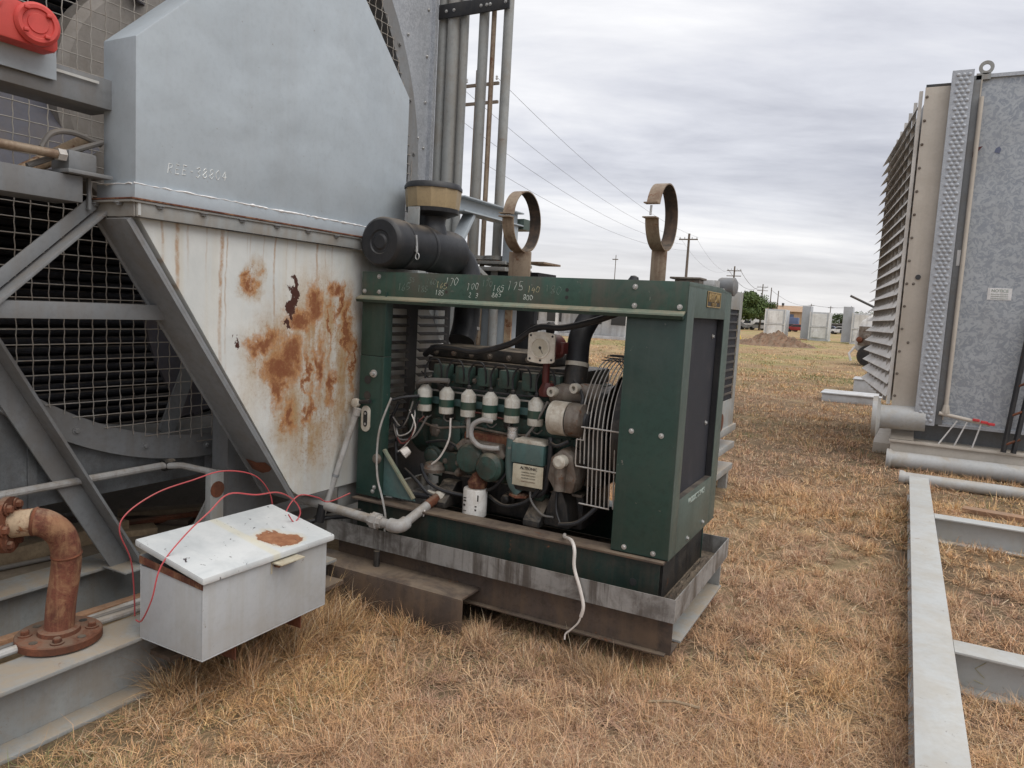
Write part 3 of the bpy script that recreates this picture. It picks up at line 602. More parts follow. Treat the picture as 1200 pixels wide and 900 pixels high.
m.add([c + Vector((-2.93, -.02, .03)), c + Vector((-2.86, -.012, .018)), c + Vector((-2.79, -.02, .03)), c + Vector((-2.76, .0, .0)), c + Vector((-2.80, .018, -.026)), c + Vector((-2.86, .03, -.045)), c + Vector((-2.92, .02, -.03))], [(0, 1, 2, 3, 4, 5, 6)])
m.build('rust_patch', 'rust', bg_)

# ================================================================ wiring box
jb = thing('wiring_box', (-2.4, 2.16, .255), 'grey steel box with loose white lid peeling to rust, on the skid edge', 'box')
m = MB(); m.box(-2.588, -2.224, 1.83, 2.50, .255, .262)
m.box(-2.588, -2.581, 1.83, 2.50, .262, .600); m.box(-2.231, -2.224, 1.83, 2.50, .262, .560); m.box(-2.581, -2.231, 1.83, 1.837, .262, .556); m.box(-2.581, -2.231, 2.493, 2.50, .262, .556)
m.build('body', 'grey_box', jb, .003)
m = MB(); m.prism([(-2.588, .568), (-2.222, .538), (-2.222, .562), (-2.588, .598)], 'y', 1.826, 1.8295); m.build('rust_band', 'rust_pale', jb)
lid = MB()
def lz(x, y): return .665 - (x + 2.60) / .40 * .075 + (y - 1.82) * -.012
lp = [(-2.60, 1.815), (-2.205, 1.815), (-2.205, 2.53), (-2.60, 2.53)]
lid.add([(x, y, lz(x, y)) for x, y in lp] + [(x, y, lz(x, y) - .028) for x, y in lp], [(0, 1, 2, 3), (4, 7, 6, 5), (0, 4, 5, 1), (1, 5, 6, 2), (2, 6, 7, 3), (3, 7, 4, 0)])
lo = lid.build('lid', 'lid_white_peeled', jb, .008)
m = MB(); m.prism([(2.165, .545), (2.165, .552), (2.30, .552), (2.30, .545)], 'x', -2.224, -2.165); m.build('hasp', 'plate_cream', jb, .002)
m = MB(); m.box(-2.222, -2.195, 2.18, 2.28, .528, .5445); m.build('hasp_staple', 'rust_pale', jb, .002)
MB().box(-2.2235, -2.221, 2.165, 2.172, .50, .545).build('hasp_edge', 'plate_cream', jb)

# ================================================================ rusty pipe with bolted flange
rp_ = thing('rusty_pipe', (-2.85, 1.64, .262), 'rusty bent pipe standing on a round bolted flange at lower left', 'pipe')
fx, fy, fz = -2.85, 1.638, .268
m = MB(); m.lathe([(.150, 0), (.150, .026), (.146, .03), (.075, .03), (.072, .045), (.06, .05)], (fx + .045, fy, fz), (0, 0, 1), 40); m.build('base_flange', 'rust', rp_)
for i in range(8):
    a = 2 * PI * i / 8 + .2; p = (fx + .045 + .112 * math.cos(a), fy + .112 * math.sin(a), fz + .03)
    if i % 2: inst(BOLT_R, 'flange_bolt', rp_, p, (0, 0, a))
    else: MB().lathe([(.015, 0), (.015, .0015)], p, (0, 0, 1), 12).build('bolt_hole', 'print_black', rp_)
arc = [(-2.805, 1.638, .30), (-2.80, 1.645, .42), (-2.79, 1.655, .53), (-2.782, 1.655, .61), (-2.78, 1.635, .69), (-2.792, 1.59, .742), (-2.818, 1.56, .755), (-2.85, 1.533, .750), (-2.878, 1.508, .744)]
m = MB(); m.tube(smoothpath(arc[:7], 4), .052, 24); m.build('elbow', 'rust_pale', rp_)
m = MB(); m.tube(smoothpath(arc[6:], 5), .0505, 24); m.build('upper_run', 'tan_scale', rp_)
for t_i in (3, 6): p = Vector(arc[t_i]); q = (Vector(arc[t_i + 1]) - Vector(arc[t_i - 1])).normalized(); m = MB(); m.lathe([(.0525, -.006), (.0555, 0), (.0525, .006)], p, q, 24, close=False); m.build('weld_bead', 'rust', rp_)
e2 = Vector(arc[-1])
m = MB(); m.lathe([(.105, 0), (.105, .022)], e2, (-.76, -.64, -.05), 32); m.build('end_flange', 'rust', rp_)
m = MB(); m.lathe([(.092, 0), (.092, .04), (.06, .04)], e2 + Vector((-.026, -.022, 0)), (-.76, -.64, -.05), 32); m.build('end_collar', 'grey_frame', rp_)
for i in range(6): a = i * PI / 3; u_ = Vector((-.64, .76, 0)); inst(BOLT_R, 'flange_bolt', rp_, e2 + (u_ * math.cos(a) + Vector((0, 0, 1)) * math.sin(a)) * .079 + Vector((.0, .0, 0)), Vector((.76, .64, .05)).to_track_quat('Z', 'Y').to_euler())

# conduits on the beam
for k_, (dx, r_, mt) in enumerate(((0, .016, 'pvc_grey'), (-.04, .012, 'grey_cable'))):
    m = MB(); m.tube(smoothpath([(-2.83 + dx, .5, .280), (-2.83 + dx, 1.2, .278), (-2.82 + dx, 1.6, .280), (-2.79 + dx, 1.95, .279), (-2.74 + dx, 2.5, .278)]), r_, 10)
    tag(m.build('conduit_run', mt, None), ['pale grey conduit lying along the skid beam under the rusty flange', 'dark thin cable lying beside the pale conduit on the skid beam'][k_], ['conduit', 'cable'][k_])

# red wires
for pts, lab in (([(-2.75, 1.921, 0.273), (-2.75, 1.917, 0.394), (-2.75, 1.901, 0.528), (-2.75, 1.852, 0.66), (-2.75, 1.89, 0.73), (-2.75, 2.027, 0.786), (-2.75, 2.197, 0.807), (-2.75, 2.37, 0.82), (-2.75, 2.556, 0.766), (-2.75, 2.659, 0.656), (-2.75, 2.685, 0.535)], 'red wire arching behind the box towards the stub plate'),
                 ([(-2.60, 1.822, .33), (-2.52, 1.79, .36), (-2.44, 1.775, .47), (-2.42, 1.80, .60), (-2.41, 1.90, 0.70), (-2.4, 2.0, 0.769), (-2.4, 2.097, 0.824), (-2.4, 2.243, 0.791), (-2.4, 2.37, 0.776), (-2.4, 2.466, 0.722), (-2.4, 2.512, 0.655), (-2.4, 2.475, 0.615), (-2.4, 2.436, 0.66)], 'red wire looping across the white box lid'),
                 ([(-2.5, 2.521, 0.635), (-2.5, 2.558, 0.677), (-2.5, 2.619, 0.698), (-2.5, 2.732, 0.662), (-2.5, 2.813, 0.623), (-2.5, 2.976, 0.635)], 'short red wire trailing from the box towards the tray')):
    m = MB(); m.tube(smoothpath(pts), .0032, 6); tag(m.build('red_wire', 'red_wire', None), lab, 'wire', 'red wires around the wiring box')

# ================================================================ vertical pipes behind, with bracket and beam
ps = thing('pipe_rack', (-3.1, 5.0, 0), 'rack of tall grey vertical pipes with one rusty pipe behind the cooler', 'pipe rack')
for (xa, xb, mt, zt) in ((-3.458, -3.377, 'grey_beam', 4.5), (-3.369, -3.258, 'grey_beam', 4.5), (-3.25, -3.187, 'grey_beam', 4.5), (-3.086, -3.009, 'grey_beam', 4.5), (-2.981, -2.943, 'clamp_steel', 4.4), (-2.874, -2.80, 'grey_beam', 4.3)):
    m = MB(); m.cyl(((xa + xb) / 2, 5.0, 0), ((xa + xb) / 2, 5.0, zt), (xb - xa) / 2, n=18); m.build('riser', mt, ps)
MB().box(-3.50, -2.80, 4.93, 4.945, 3.84, 3.945).build('bracket', 'black_metal', ps, .003)
bolts(BOLT_Z, ps, [(x, 4.93, 3.89) for x in (-3.35, -3.28, -3.04, -2.99, -2.96, -2.83)], 'y')
for x in (-2.84, -3.0): m = MB(); m.lathe([(.09, 0), (.09, .03)], (x - .0, 5.0, 2.01), (0, 0, 1), 20); m.build('riser_flange', 'grey_beam', ps)
# cantilever beam
cbm = thing('cantilever_beam', (-2.72, 4.6, 0), 'grey horizontal beam with slanted braces in front of the vertical pipes', 'beam')
m = MB(); m.ibeam('y', 4.2, 5.05, -2.70, 2.27, 2.372, .12, .010, .010); m.build('beam', 'grey_hood', cbm, .002)
m = MB(); m.bar((-2.70, 4.36, 2.27), (-2.70, 4.02, 1.80), .03, .09, (1, 0, 0)); m.build('brace', 'grey_hood', cbm, .002)
m = MB(); m.bar((-2.70, 4.10, 2.06), (-2.70, 4.75, 1.80), .03, .06, (1, 0, 0)); m.build('brace', 'grey_beam', cbm, .002)
m = MB(); m.bar((-2.70, 4.95, 2.27), (-2.70, 5.08, 1.99), .04, .04, (1, 0, 0)); m.build('brace', 'grey_hood', cbm, .002)
MB().box(-2.76, -2.64, 5.05, 5.20, 2.25, 2.33).build('end_block', 'green_end', cbm)
MB().box(-2.74, -2.66, 4.92, 5.0, 1.99, 2.27).build('post', 'grey_hood', cbm)
# header behind the engine
hb = thing('header_box', (-2.75, 5.2, 0), 'pale grey header box with bolted flange standing behind the engine enclosure', 'header')
MB().box(-3.06, -2.76, 5.05, 5.5, 0, 1.90).build('body', 'grey_hood', hb, .004)
MB().box(-2.757, -2.70, 5.04, 5.06, .2, 1.85).build('edge_strip', 'tan_scale', hb)
m = MB(); m.box(-3.0, -2.70, 4.9, 5.35, 1.975, 2.0); m.box(-3.0, -2.70, 4.9, 5.35, 1.925, 1.955); m.build('flange_plate', 'grey_beam', hb, .003)
MB().box(-2.95, -2.46, 4.98, 5.3, 1.7, 1.925).build('neck', 'black_metal', hb)
MB().box(-2.56, -2.38, 4.9, 5.2, 1.985, 2.0).build('lug_plate', 'clamp_steel', hb, .002)
bolts(BOLT_R, hb, [(x, 4.95, 2.0) for x in (-2.95, -2.87, -2.80, -2.73)], 'z')
#PART3

# ================================================================ drip tray
tr = thing('drip_tray', (-1.78, 3.68, .30), 'galvanised drip tray with dirty floor under the green engine enclosure', 'tray')
m = MB(); m.box(-2.79, -.78, 3.13, 3.135, .303, .411); m.box(-2.79, -2.785, 3.135, 4.24, .303, .411); m.box(-2.785, -.785, 4.235, 4.24, .303, .411); m.build('rim', 'tray_steel', tr)
m = MB(); m.box(-.785, -.78, 3.1352, 4.24, .303, .411); m.build('end_rim', 'tray_steel', tr)
MB().box(-2.785, -.785, 3.135, 4.235, .303, .309).build('floor', 'tray_dirt', tr)
# caked dirt: low uneven mounds inside
def mound(x0, x1, y0, y1, z0, h, nx, ny, seed, mat, name, parent, fall=.25):
    rs = np.random.RandomState(seed); vs = []; fs = []
    ph = rs.rand(6) * 6
    for i in range(nx + 1):
        for j in range(ny + 1):
            u, v = i / nx, j / ny; e = min(1, min(u, 1 - u) / fall) * min(1, min(v, 1 - v) / fall)
            hh = h * e * (.55 + .25 * math.sin(u * 9 + ph[0]) * math.sin(v * 5 + ph[1]) + .2 * math.sin(u * 23 + ph[2]) * math.cos(v * 13 + ph[3]) + .35 * (rs.rand() - .5))
            vs.append((x0 + (x1 - x0) * u + rs.uniform(-1, 1) * (x1 - x0) / nx * .2, y0 + (y1 - y0) * v, z0 + max(hh, 0)))
    for i in range(nx):
        for j in range(ny): a = i * (ny + 1) + j; fs.append((a, a + ny + 1, a + ny + 2, a + 1))
    m = MB(); m.add(vs, fs); return m.build(name, mat, parent, angle=60)
mound(-.895, -.787, 3.15, 4.22, .310, .055, 10, 50, 3, 'tray_dirt', 'caked_dirt', tr)
mound(-2.3, -1.3, 3.137, 3.235, .310, .075, 50, 6, 5, 'rust_pale', 'leaf_litter', tr)

# ================================================================ green enclosure
en = thing('engine_enclosure', (-1.78, 3.72, .31), 'open-sided green steel engine enclosure with radiator end, chalk marks on its top rail', 'enclosure')
XL, XR, YF, YB, ZB, ZT = -2.70, -.868, 3.27, 4.17, .53, 1.81
m = MB(); m.box(XL + .02, XR - .03, 3.262, 3.27, .312, .515); m.box(XL + .02, XR - .03, 3.27, 3.34, .312, .32); m.build('front_base_rail', 'green_sooty', en, .002)  # rail colour: dirt, and some shade put into the colour
m = MB(); m.box(XL - .01, XR - .01, 3.24, 3.36, .516, .527); m.build('base_rail_flange', 'beam_brown', en, .002)
m = MB(); m.box(XL + .02, XR - .03, 4.09, 4.10, .312, .52); m.box(XL + .02, XR - .03, 4.02, 4.16, .52, .528); m.build('rear_base_rail', 'green_dark', en, .002)
MB().box(XR - .06, XR - .035, 3.34, 4.09, .312, .52).build('end_base_rail', 'oily_black', en)
MB().lathe([(.018, 0), (.018, .002)], (-1.02, 3.2615, .40), (0, -1, 0), 16).build('lifting_hole', 'print_black', en)
# left post: two sheets with folded edge
m = MB(); m.box(XL, -2.535, YF, YF + .004, 1.345, 1.70); m.box(-2.535, -2.525, YF - .012, YF + .05, 1.345, 1.70); m.build('upper_left_sheet', 'green_dark', en, .001)
m = MB(); m.box(XL, -2.535, YF - .003, YF + .004, .545, 1.342); m.box(-2.535, -2.523, YF - .016, YF + .05, .545, 1.342); m.build('lower_left_sheet', 'green_dark', en, .001)
m = MB(); m.box(XL - .004, XL, YF, YB, .545, 1.80)
m = MB(); zs = [1.60 - i * .052 for i in range(16)]; ys = ((3.47, 3.69), (3.80, 4.11))
# louvred left end wall: strips between slots
m.box(XL, XL + .004, YF + .005, ys[0][0], .545, 1.80); m.box(XL, XL + .004, ys[0][1], ys[1][0], .545, 1.80); m.box(XL, XL + .004, ys[1][1], YB, .545, 1.80)
for (a, b) in ys:
    m.box(XL, XL + .004, a, b, 1.61, 1.80); m.box(XL, XL + .004, a, b, .545, zs[-1] - .03)
m.build('left_end_wall', 'black_metal', en)
for (a, b) in ys:
    for z in zs: mm = MB(); mm.add([(XL + .001, a, z - .028), (XL + .001, b, z - .028), (XL + .028, b, z - .046), (XL + .028, a, z - .046), (XL + .003, a, z - .026), (XL + .003, b, z - .026), (XL + .030, b, z - .044), (XL + .030, a, z - .044)], [(0, 1, 2, 3), (7, 6, 5, 4), (0, 4, 5, 1), (1, 5, 6, 2), (2, 6, 7, 3), (3, 7, 4, 0)]); mm.build('louvre_slat', 'black_metal', en)
m = MB(); m.prism([(-2.522, .56), (-2.30, .56), (-2.31, .58), (-2.522, .82)], 'y', 3.285, 3.291); m.build('gusset', 'green_pale', en, .001)
m = MB(); m.bar((-2.305, 3.280, .575), (-2.520, 3.280, .822), .012, .024, (0, 1, 0)); m.build('gusset_lip', 'green_lip', en)
# instrument holes, key switch, oval socket
for z in (1.207, 1.118): MB().lathe([(.024, 0), (.024, .0015)], (-2.642, YF - .0032, z), (0, -1, 0), 24).build('gauge_hole', 'print_black', en)
m = MB(); m.lathe([(.022, 0), (.022, .006), (.012, .008), (.012, .024), (.004, .026)], (-2.60, YF - .003, 1.245), (0, -1, 0), 20); m.build('key_switch', 'zinc', en)
m = MB(); pts = [(.032 * math.cos(a), (.042 if math.sin(a) > 0 else -.042) + .032 * math.sin(a)) for a in np.linspace(.0, 2 * PI, 28, endpoint=False)]
m.prism([(-2.645 + x, .985 + z) for x, z in pts], 'y', YF - .010, YF - .003); so = m.build('oval_socket', 'cream_alloy', en, .002)
m = MB(); m.prism([(-2.645 + x * .45, .985 + z * .62) for x, z in pts], 'y', YF - .0115, YF - .0102); m.build('socket_recess', 'print_black', so)
for z in (.955, 1.015): MB().lathe([(.007, 0), (.007, .003)], (-2.645, YF - .0116, z), (0, -1, 0), 10).build('socket_pin', 'zinc', so)
m = MB(); m.lathe([(.018, 0), (.018, .01), (.026, .012), (.026, .035), (.02, .038)], (-2.70, YF - .004, 1.07), (-.1, -1, 0), 14); m.build('knob', 'cream_alloy', en)
m = MB(); m.cyl((-2.69, YF - .02, 1.075), (-2.60, YF - .03, 1.09), .012, n=8); m.build('knob_arm', 'black_metal', en)
m = MB(); m.lathe([(.028, 0), (.03, .01), (.018, .02)], (-2.545, YF - .014, .77), (0, -1, 0), 14); m.build('cable_clamp', 'dirty_alloy', en)
# top rail with projecting lip
m = MB(); m.box(XL - .006, XR + .0, YF - .004, YF, 1.675, ZT); m.build('top_front_rail', 'green_rail', en, .001)
m = MB(); m.prism([(YF, 1.680), (YF - .035, 1.664), (YF - .037, 1.655), (YF, 1.671)], 'x', XL - .02, XR - .005); m.build('rail_lip', 'green_lip', en, .001)
m = MB(); m.prism([(YF - .036, 1.654), (YF - .03, 1.640), (YF, 1.648), (YF, 1.668)], 'x', XL - .02, XR - .008); m.build('rail_return', 'green_dark', en)
MB().box(XL, XR, YB - .004, YB, 1.665, ZT - .02).build('top_rear_rail', 'green_dark', en)
m = MB(); m.prism([(XL, 1.79), (XL, 1.806), (XR, 1.806), (XR, 1.79)], 'y', YF + .001, YF + .12); m.box(XL, XR, YB - .12, YB, 1.785, 1.80); m.box(-1.25, XR, YF + .12, YB - .12, 1.79, 1.804); m.box(XL, -2.15, YF + .12, YB - .12, 1.79, 1.804); m.build('roof', 'green_dark', en)
# right column
m = MB(); m.box(-1.14, XR, YF + .001, YF + .005, ZB, 1.674); m.box(-1.146, -1.140, YF + .001, YF + .05, ZB, 1.674); m.box(-1.14, XR, YF + .001, YF + .03, ZB, ZB + .004); m.build('front_right_panel', 'green_dark', en, .001)
m = MB(); m.box(-1.30, XR, YB - .005, YB, ZB, 1.78); m.build('rear_right_panel', 'green_dark', en)
# end panel with opening, folded edge
def frame_x(m, x0, x1, y0, y1, z0, z1, oy0, oy1, oz0, oz1):
    m.box(x0, x1, y0, oy0, z0, z1); m.box(x0, x1, oy1, y1, z0, z1); m.box(x0, x1, oy0, oy1, z0, oz0); m.box(x0, x1, oy0, oy1, oz1, z1)
m = MB(); frame_x(m, XR, XR + .004, YF, YB, ZB, ZT - .02, 3.385, 4.03, .795, 1.652); m.prism([(YF, ZT - .02), (YF, ZT), (3.9, ZT + .004), (YB, ZT - .02)], 'x', XR, XR + .004); m.build('radiator_end_panel', 'green_end', en, .001)
m = MB(); frame_x(m, XR - .03, XR, 3.375, 4.04, .785, 1.662, 3.386, 4.029, .796, 1.651); m.build('opening_fold', 'black_metal', en)
MB().box(XR - .12, XR - .032, 3.36, 4.06, .72, 1.70).build('radiator_core', 'radiator_core', en)
bolts(BOLT_Z, en, [(XR - .030, 3.93, 1.10), (XR - .030, 3.93, 1.56)], 'x')
m = MB(); m.box(-1.16, XR - .13, 3.33, 4.10, .56, 1.72); m.build('radiator_tank', 'oily_black', en)
m = MB(); m.lathe([(.36, 0), (.36, .05), (.345, .05), (.345, .0)], (-1.215, 3.72, 1.06), (1, 0, 0), 40, close=False); m.build('fan_shroud', 'oily_black', en)
# badge and lettering
m = MB(); m.box(XR + .0045, XR + .007, 3.60, 3.885, 1.708, 1.785); bd = m.build('badge', 'badge_black', en)
m = MB(); frame_x(m, XR + .007, XR + .009, 3.60, 3.885, 1.708, 1.785, 3.607, 3.878, 1.713, 1.780); m.build('badge_rim', 'badge_gold', bd)
t_ = text_mesh('ARROW', .062, 'badge_gold', bd, MX(XR + .0085, 3.742, 1.753), bold=True); text_mesh('TULSA, OK', .022, 'badge_gold', bd, MX(XR + .0085, 3.742, 1.722))
text_mesh('PRODUCTS SINCE', .040, 'print_grey', en, MX(XR + .006, 3.715, .752))
# bolts
bolts(BOLT_Z, en, [(x, YF - .004, z) for x, z in ((-2.587, 1.784), (-2.685, 1.701), (-2.583, 1.70), (-1.113, 1.779), (-1.111, 1.693), (-.90, 1.696))], 'y')
bolts(BOLT_Z, en, [(x, YF + .001, z) for x, z in ((-1.084, 1.112), (-.941, 1.107), (-1.08, .556), (-.938, .552))], 'y')
bolts(BOLT_Z, en, [(-2.57, YF - .003, .60), (-2.58, YF - .003, .575)], 'y'); bolts(BOLT_Z, en, [(XR + .004, 3.59, .56), (XR + .004, 3.90, .57)], 'x')
for x in (-2.142, -1.453):
    for z in (1.752, 1.716): MB().lathe([(.009, 0), (.009, .0012)], (x, YF - .0042, z), (0, -1, 0), 14).build('bolt_hole', 'print_black', en)
# roof odds and ends
m = MB(); m.box(-1.0, -.88, 3.50, 3.58, 1.806, 1.832); m.box(-1.02, -.87, 3.48, 3.60, 1.832, 1.842); m.build('radiator_cap', 'dirty_alloy', en, .004)
m = MB(); m.box(-.96, -.88, 3.85, 3.93, 1.80, 1.85); m.build('roof_lug', 'zinc', en, .004)
m = MB(); m.lathe([(.09, 0), (.085, .012), (.02, .016)], (-1.45, 3.8, 1.80), (0, 0, 1), 24); m.build('roof_plug', 'zinc', en)
m = MB(); m.lathe([(.012, 0), (.012, .02), (.03, .022), (.02, .045), (.004, .05)], (-1.25, 3.62, 1.80), (.2, 0, 1), 12); m.build('rain_cap', 'black_metal', en)
# rear posts
MB().box(-2.17, -2.045, 4.12, 4.165, .53, 1.79).build('rear_post', 'black_metal', en, .002)
# warning panel on the inside of the rear
m = MB(); m.box(-1.335, -1.30, 4.08, 4.10, 1.2, 1.66); m.build('inner_bracket', 'green_dark', en)
m = MB(); m.box(-1.42, -1.30, 4.13, 4.134, 1.30, 1.655); wp = m.build('warning_panel', 'green_dark', en)
MB().box(-1.385, -1.315, 4.127, 4.1285, 1.52, 1.60).build('red_label', 'print_red', wp); MB().box(-1.385, -1.315, 4.127, 4.1285, 1.605, 1.622).build('red_label', 'print_red', wp); MB().box(-1.385, -1.315, 4.127, 4.1285, 1.42, 1.50).build('red_label', 'print_red', wp)
text_mesh('A', .065, 'sign_white', wp, MY(-1.35, 4.1265, 1.56), bold=True)
# chalk writing on the rail
def ck(t, px, z, h, mat='chalk', r=.0014): scrawl(t, (px, YF - .0042, z), (1, 0, 0), (0, 0, 1), h * .86, mat, en, min(r, .0016), jit=1.15)
ck('55', -2.385, 1.757, .03, 'chalk_faint'); ck('165', -2.46, 1.715, .042, 'chalk_faint', .002); ck('160', -2.275, 1.752, .034, 'chalk_faint'); ck('185', -2.33, 1.712, .036, 'chalk_faint', .002)
ck('165', -2.21, 1.735, .036, 'chalk_yellow'); ck('185', -2.215, 1.698, .030); ck('170', -2.155, 1.752, .042, 'chalk'); ck('100', -2.02, 1.733, .036); ck('2', -2.005, 1.694, .026, 'chalk'); ck('3', -1.965, 1.694, .026, 'chalk'); ck('170', -1.93, 1.755, .032, 'chalk_faint')
ck('165', -1.865, 1.732, .034); ck('865', -1.868, 1.700, .028, 'chalk', .0022); ck('175', -1.785, 1.742, .046); ck('140', -1.67, 1.732, .034, 'chalk_yellow'); ck('800', -1.69, 1.695, .028, 'chalk', .0022); ck('180', -1.575, 1.735, .044, 'chalk_faint', .002)

# ================================================================ engine
eg = thing('gas_engine', (-1.95, 3.72, .52), 'dark green six-coil gas engine inside the enclosure', 'engine')
def B_(name, mat, x0, x1, y0, y1, z0, z1, bev=.012, parent=None): m = MB(); m.box(x0, x1, y0, y1, z0, z1); return m.build(name, mat, parent or eg, bev)
blk = B_('cylinder_block', 'green_engine', -2.40, -1.42, 3.535, 3.93, .80, 1.26, .02)
for x in (-2.32, -2.17, -2.02, -1.87, -1.72, -1.57): B_('core_rib', 'green_engine', x - .02, x + .02, 3.525, 3.54, .84, 1.0, .006, blk)
B_('cylinder_head', 'oily_black', -2.44, -1.45, 3.56, 3.92, 1.262, 1.345, .012)
vc = B_('rocker_cover', 'oily_black', -2.46, -1.66, 3.585, 3.90, 1.345, 1.415, .025)
bolts(BOLT_E, vc, [(x, 3.583, 1.375) for x in np.arange(-2.40, -1.68, .12)], 'y')
B_('cover_seam', 'dirty_alloy', -2.45, -1.47, 3.552, 3.56, 1.318, 1.326, .002)
for x in (-2.30, -2.155, -2.01, -1.875, -1.735, -1.60): B_('plug_cover', 'green_engine', x - .045, x + .045, 3.475, 3.56, 1.215, 1.315, .012)
B_('coil_rail', 'green_pale', -2.42, -1.60, 3.495, 3.502, 1.085, 1.125, .002)
B_('coil_rail', 'wire_steel', -2.42, -1.62, 3.505, 3.512, 1.155, 1.165, .002)
B_('crankcase', 'green_engine', -2.36, -1.44, 3.49, 3.95, .70, .82, .025)
B_('oil_pan', 'oily_black', -2.30, -1.40, 3.53, 3.93, .50, .70, .03)
bh = MB(); bh.lathe([(.22, 0), (.235, .02), (.235, .12), (.20, .14)], (-2.53, 3.72, .98), (1, 0, 0), 32); bh.build('bell_housing', 'green_engine', eg)
B_('manifold', 'oily_black', -2.38, -1.50, 3.92, 4.02, 1.12, 1.24, .02)
# coils
def coil(x, i):
    m = MB(); m.lathe([(.0405, 0), (.042, .004), (.042, .118), (.040, .122), (.018, .147), (.016, .150)], (x, 3.45, 1.045), (0, 0, 1), 24); c = m.build('ignition_coil', 'coil_white', eg)
    m = MB(); m.lathe([(.0428, 0), (.0428, .042)], (x, 3.45, 1.083), (0, 0, 1), 24); m.build('clamp_band', 'green_band', c)
    m = MB(); m.lathe([(.011, 0), (.013, .006), (.013, .02), (.007, .026)], (x, 3.45, 1.193), (0, 0, 1), 10); m.build('terminal', 'black_metal', c)
    m = MB(); m.tube(smoothpath([(x, 3.45, 1.21), (x - .005, 3.45, 1.28), (x + .02, 3.455, 1.335), (x + .06, 3.465, 1.345), (x + .085, 3.47, 1.31), (x + .09, 3.475, 1.24), (x + .075, 3.50, 1.20)]), .0055, 6); m.build('spark_lead', 'rubber', c)
    m = MB(); m.tube(smoothpath([(x - .01, 3.45, 1.045), (x - .012, 3.45, 1.015), (x + .01, 3.46, 1.0), (x + .03, 3.48, 1.02)]), .004, 6); m.build('coil_wire', 'grey_cable', c)
for i, x in enumerate((-2.376, -2.228, -2.086, -1.948, -1.812, -1.671)): coil(x, i)
# accessory pump: two lobes
m = MB(); m.lathe([(.075, 0), (.085, .02), (.085, .085), (.07, .105), (.03, .112)], (-2.035, 3.49, .82), (0, -1, 0), 24); m.lathe([(.07, 0), (.08, .02), (.08, .10), (.062, .125), (.02, .132)], (-1.905, 3.49, .795), (0, -1, 0), 24); pm = m.build('water_pump', 'green_engine', eg)
m = MB(); m.prism([(-2.14, .88), (-2.10, .92), (-1.86, .915), (-1.82, .86), (-1.84, .84), (-2.12, .845)], 'y', 3.42, 3.53); m.build('pump_flange', 'dirty_alloy', pm, .008)
bolts(BOLT_E, pm, [(x, 3.42, .895) for x in (-2.08, -2.0, -1.93, -1.87)], 'y')
m = MB(); m.lathe([(.0, 0), (.05, .0), (.055, .03), (.035, .06), (.03, .10)], (-1.99, 3.43, .665), (0, 0, 1), 20); m.build('filter_neck', 'rust_pale', eg)
m = MB(); m.lathe([(.058, -.158), (.066, -.150), (.067, -.01), (.063, .0)], (-1.995, 3.42, .662), (0, 0, 1), 28); fl = m.build('oil_filter', 'filter_white', eg)
for (x, z, w, h) in ((-2.022, .615, .018, .006), (-2.022, .60, .018, .008), (-2.025, .575, .014, .012), (-1.95, .62, .010, .034), (-1.958, .575, .014, .007), (-1.958, .555, .012, .01), (-2.02, .545, .02, .004)):
    m = MB(); yy = 3.42 - math.sqrt(max(.0675 ** 2 - (x + 1.995) ** 2, 0)); m.bar((x - w / 2, yy - .0008, z), (x + w / 2, yy - .0008 + (-.4 * (x + 1.995)) * -w * 4, z), .001, h); m.build('filter_print', 'print_black', fl)
# dipstick tube with foil wrap
m = MB(); m.tube(smoothpath([(-1.79, 3.43, 1.0), (-1.79, 3.42, .86), (-1.775, 3.42, .74), (-1.735, 3.43, .675)]), .028, 14); m.build('filler_tube', 'green_pale', eg)
m = MB(); m.lathe([(.03, 0), (.032, .02), (.029, .045), (.031, .07)], (-1.79, 3.43, .955), (0, 0, 1), 14); m.build('foil_wrap', 'tape', eg)
m = MB(); m.lathe([(.06, 0), (.06, .012), (.035, .02)], (-1.735, 3.45, .655), (0, 0, 1), 6); m.build('tube_flange', 'rust_pale', eg)
# ignition box and plate
ib = B_('ignition_box', 'green_pale', -1.76, -1.575, 3.37, 3.50, .85, .955, .006)
m = MB(); m.prism([(-1.762, .955), (-1.573, .955), (-1.60, .975), (-1.74, .978)], 'y', 3.375, 3.48); m.build('box_top', 'cream_alloy', ib, .003)
npl = B_('name_plate', 'plate_cream', -1.748, -1.572, 3.372, 3.376, .732, .845, .001)
text_mesh('ALTRONIC', .020, 'print_black', npl, MY(-1.655, 3.3715, .828), bold=True)
for z in (.805, .79, .775, .757): text_mesh('IGNITION SYSTEM', .010, 'print_black' if z > .76 else 'rust', npl, MY(-1.655, 3.3715, z), ext=.0004)
B_('box_mount', 'oily_black', -1.76, -1.57, 3.40, 3.52, .70, .85, .006)
m = MB(); m.tube(smoothpath([(-1.555, 3.40, 1.0), (-1.545, 3.39, .95), (-1.55, 3.39, .80), (-1.57, 3.40, .72), (-1.62, 3.42, .68)]), .014, 8); m.build('hose', 'rubber', eg)
# alternator
m = MB(); m.lathe([(.05, -.01), (.085, 0), (.088, .01), (.088, .095)], (-1.56, 3.42, 1.105), (1, 0, 0), 28); al = m.build('alternator', 'cream_alloy', eg)
m = MB(); m.lathe([(.080, .095), (.080, .103)], (-1.56, 3.42, 1.105), (1, 0, 0), 28); m.build('gap_ring', 'oily_black', al)
m = MB(); m.lathe([(.088, .103), (.088, .175), (.06, .19)], (-1.56, 3.42, 1.105), (1, 0, 0), 28); m.build('end_housing', 'dirty_alloy', al)
m = MB(); m.lathe([(.055, .19), (.05, .20), (.055, .215)], (-1.56, 3.42, 1.105), (1, 0, 0), 24); m.build('pulley', 'black_metal', al)
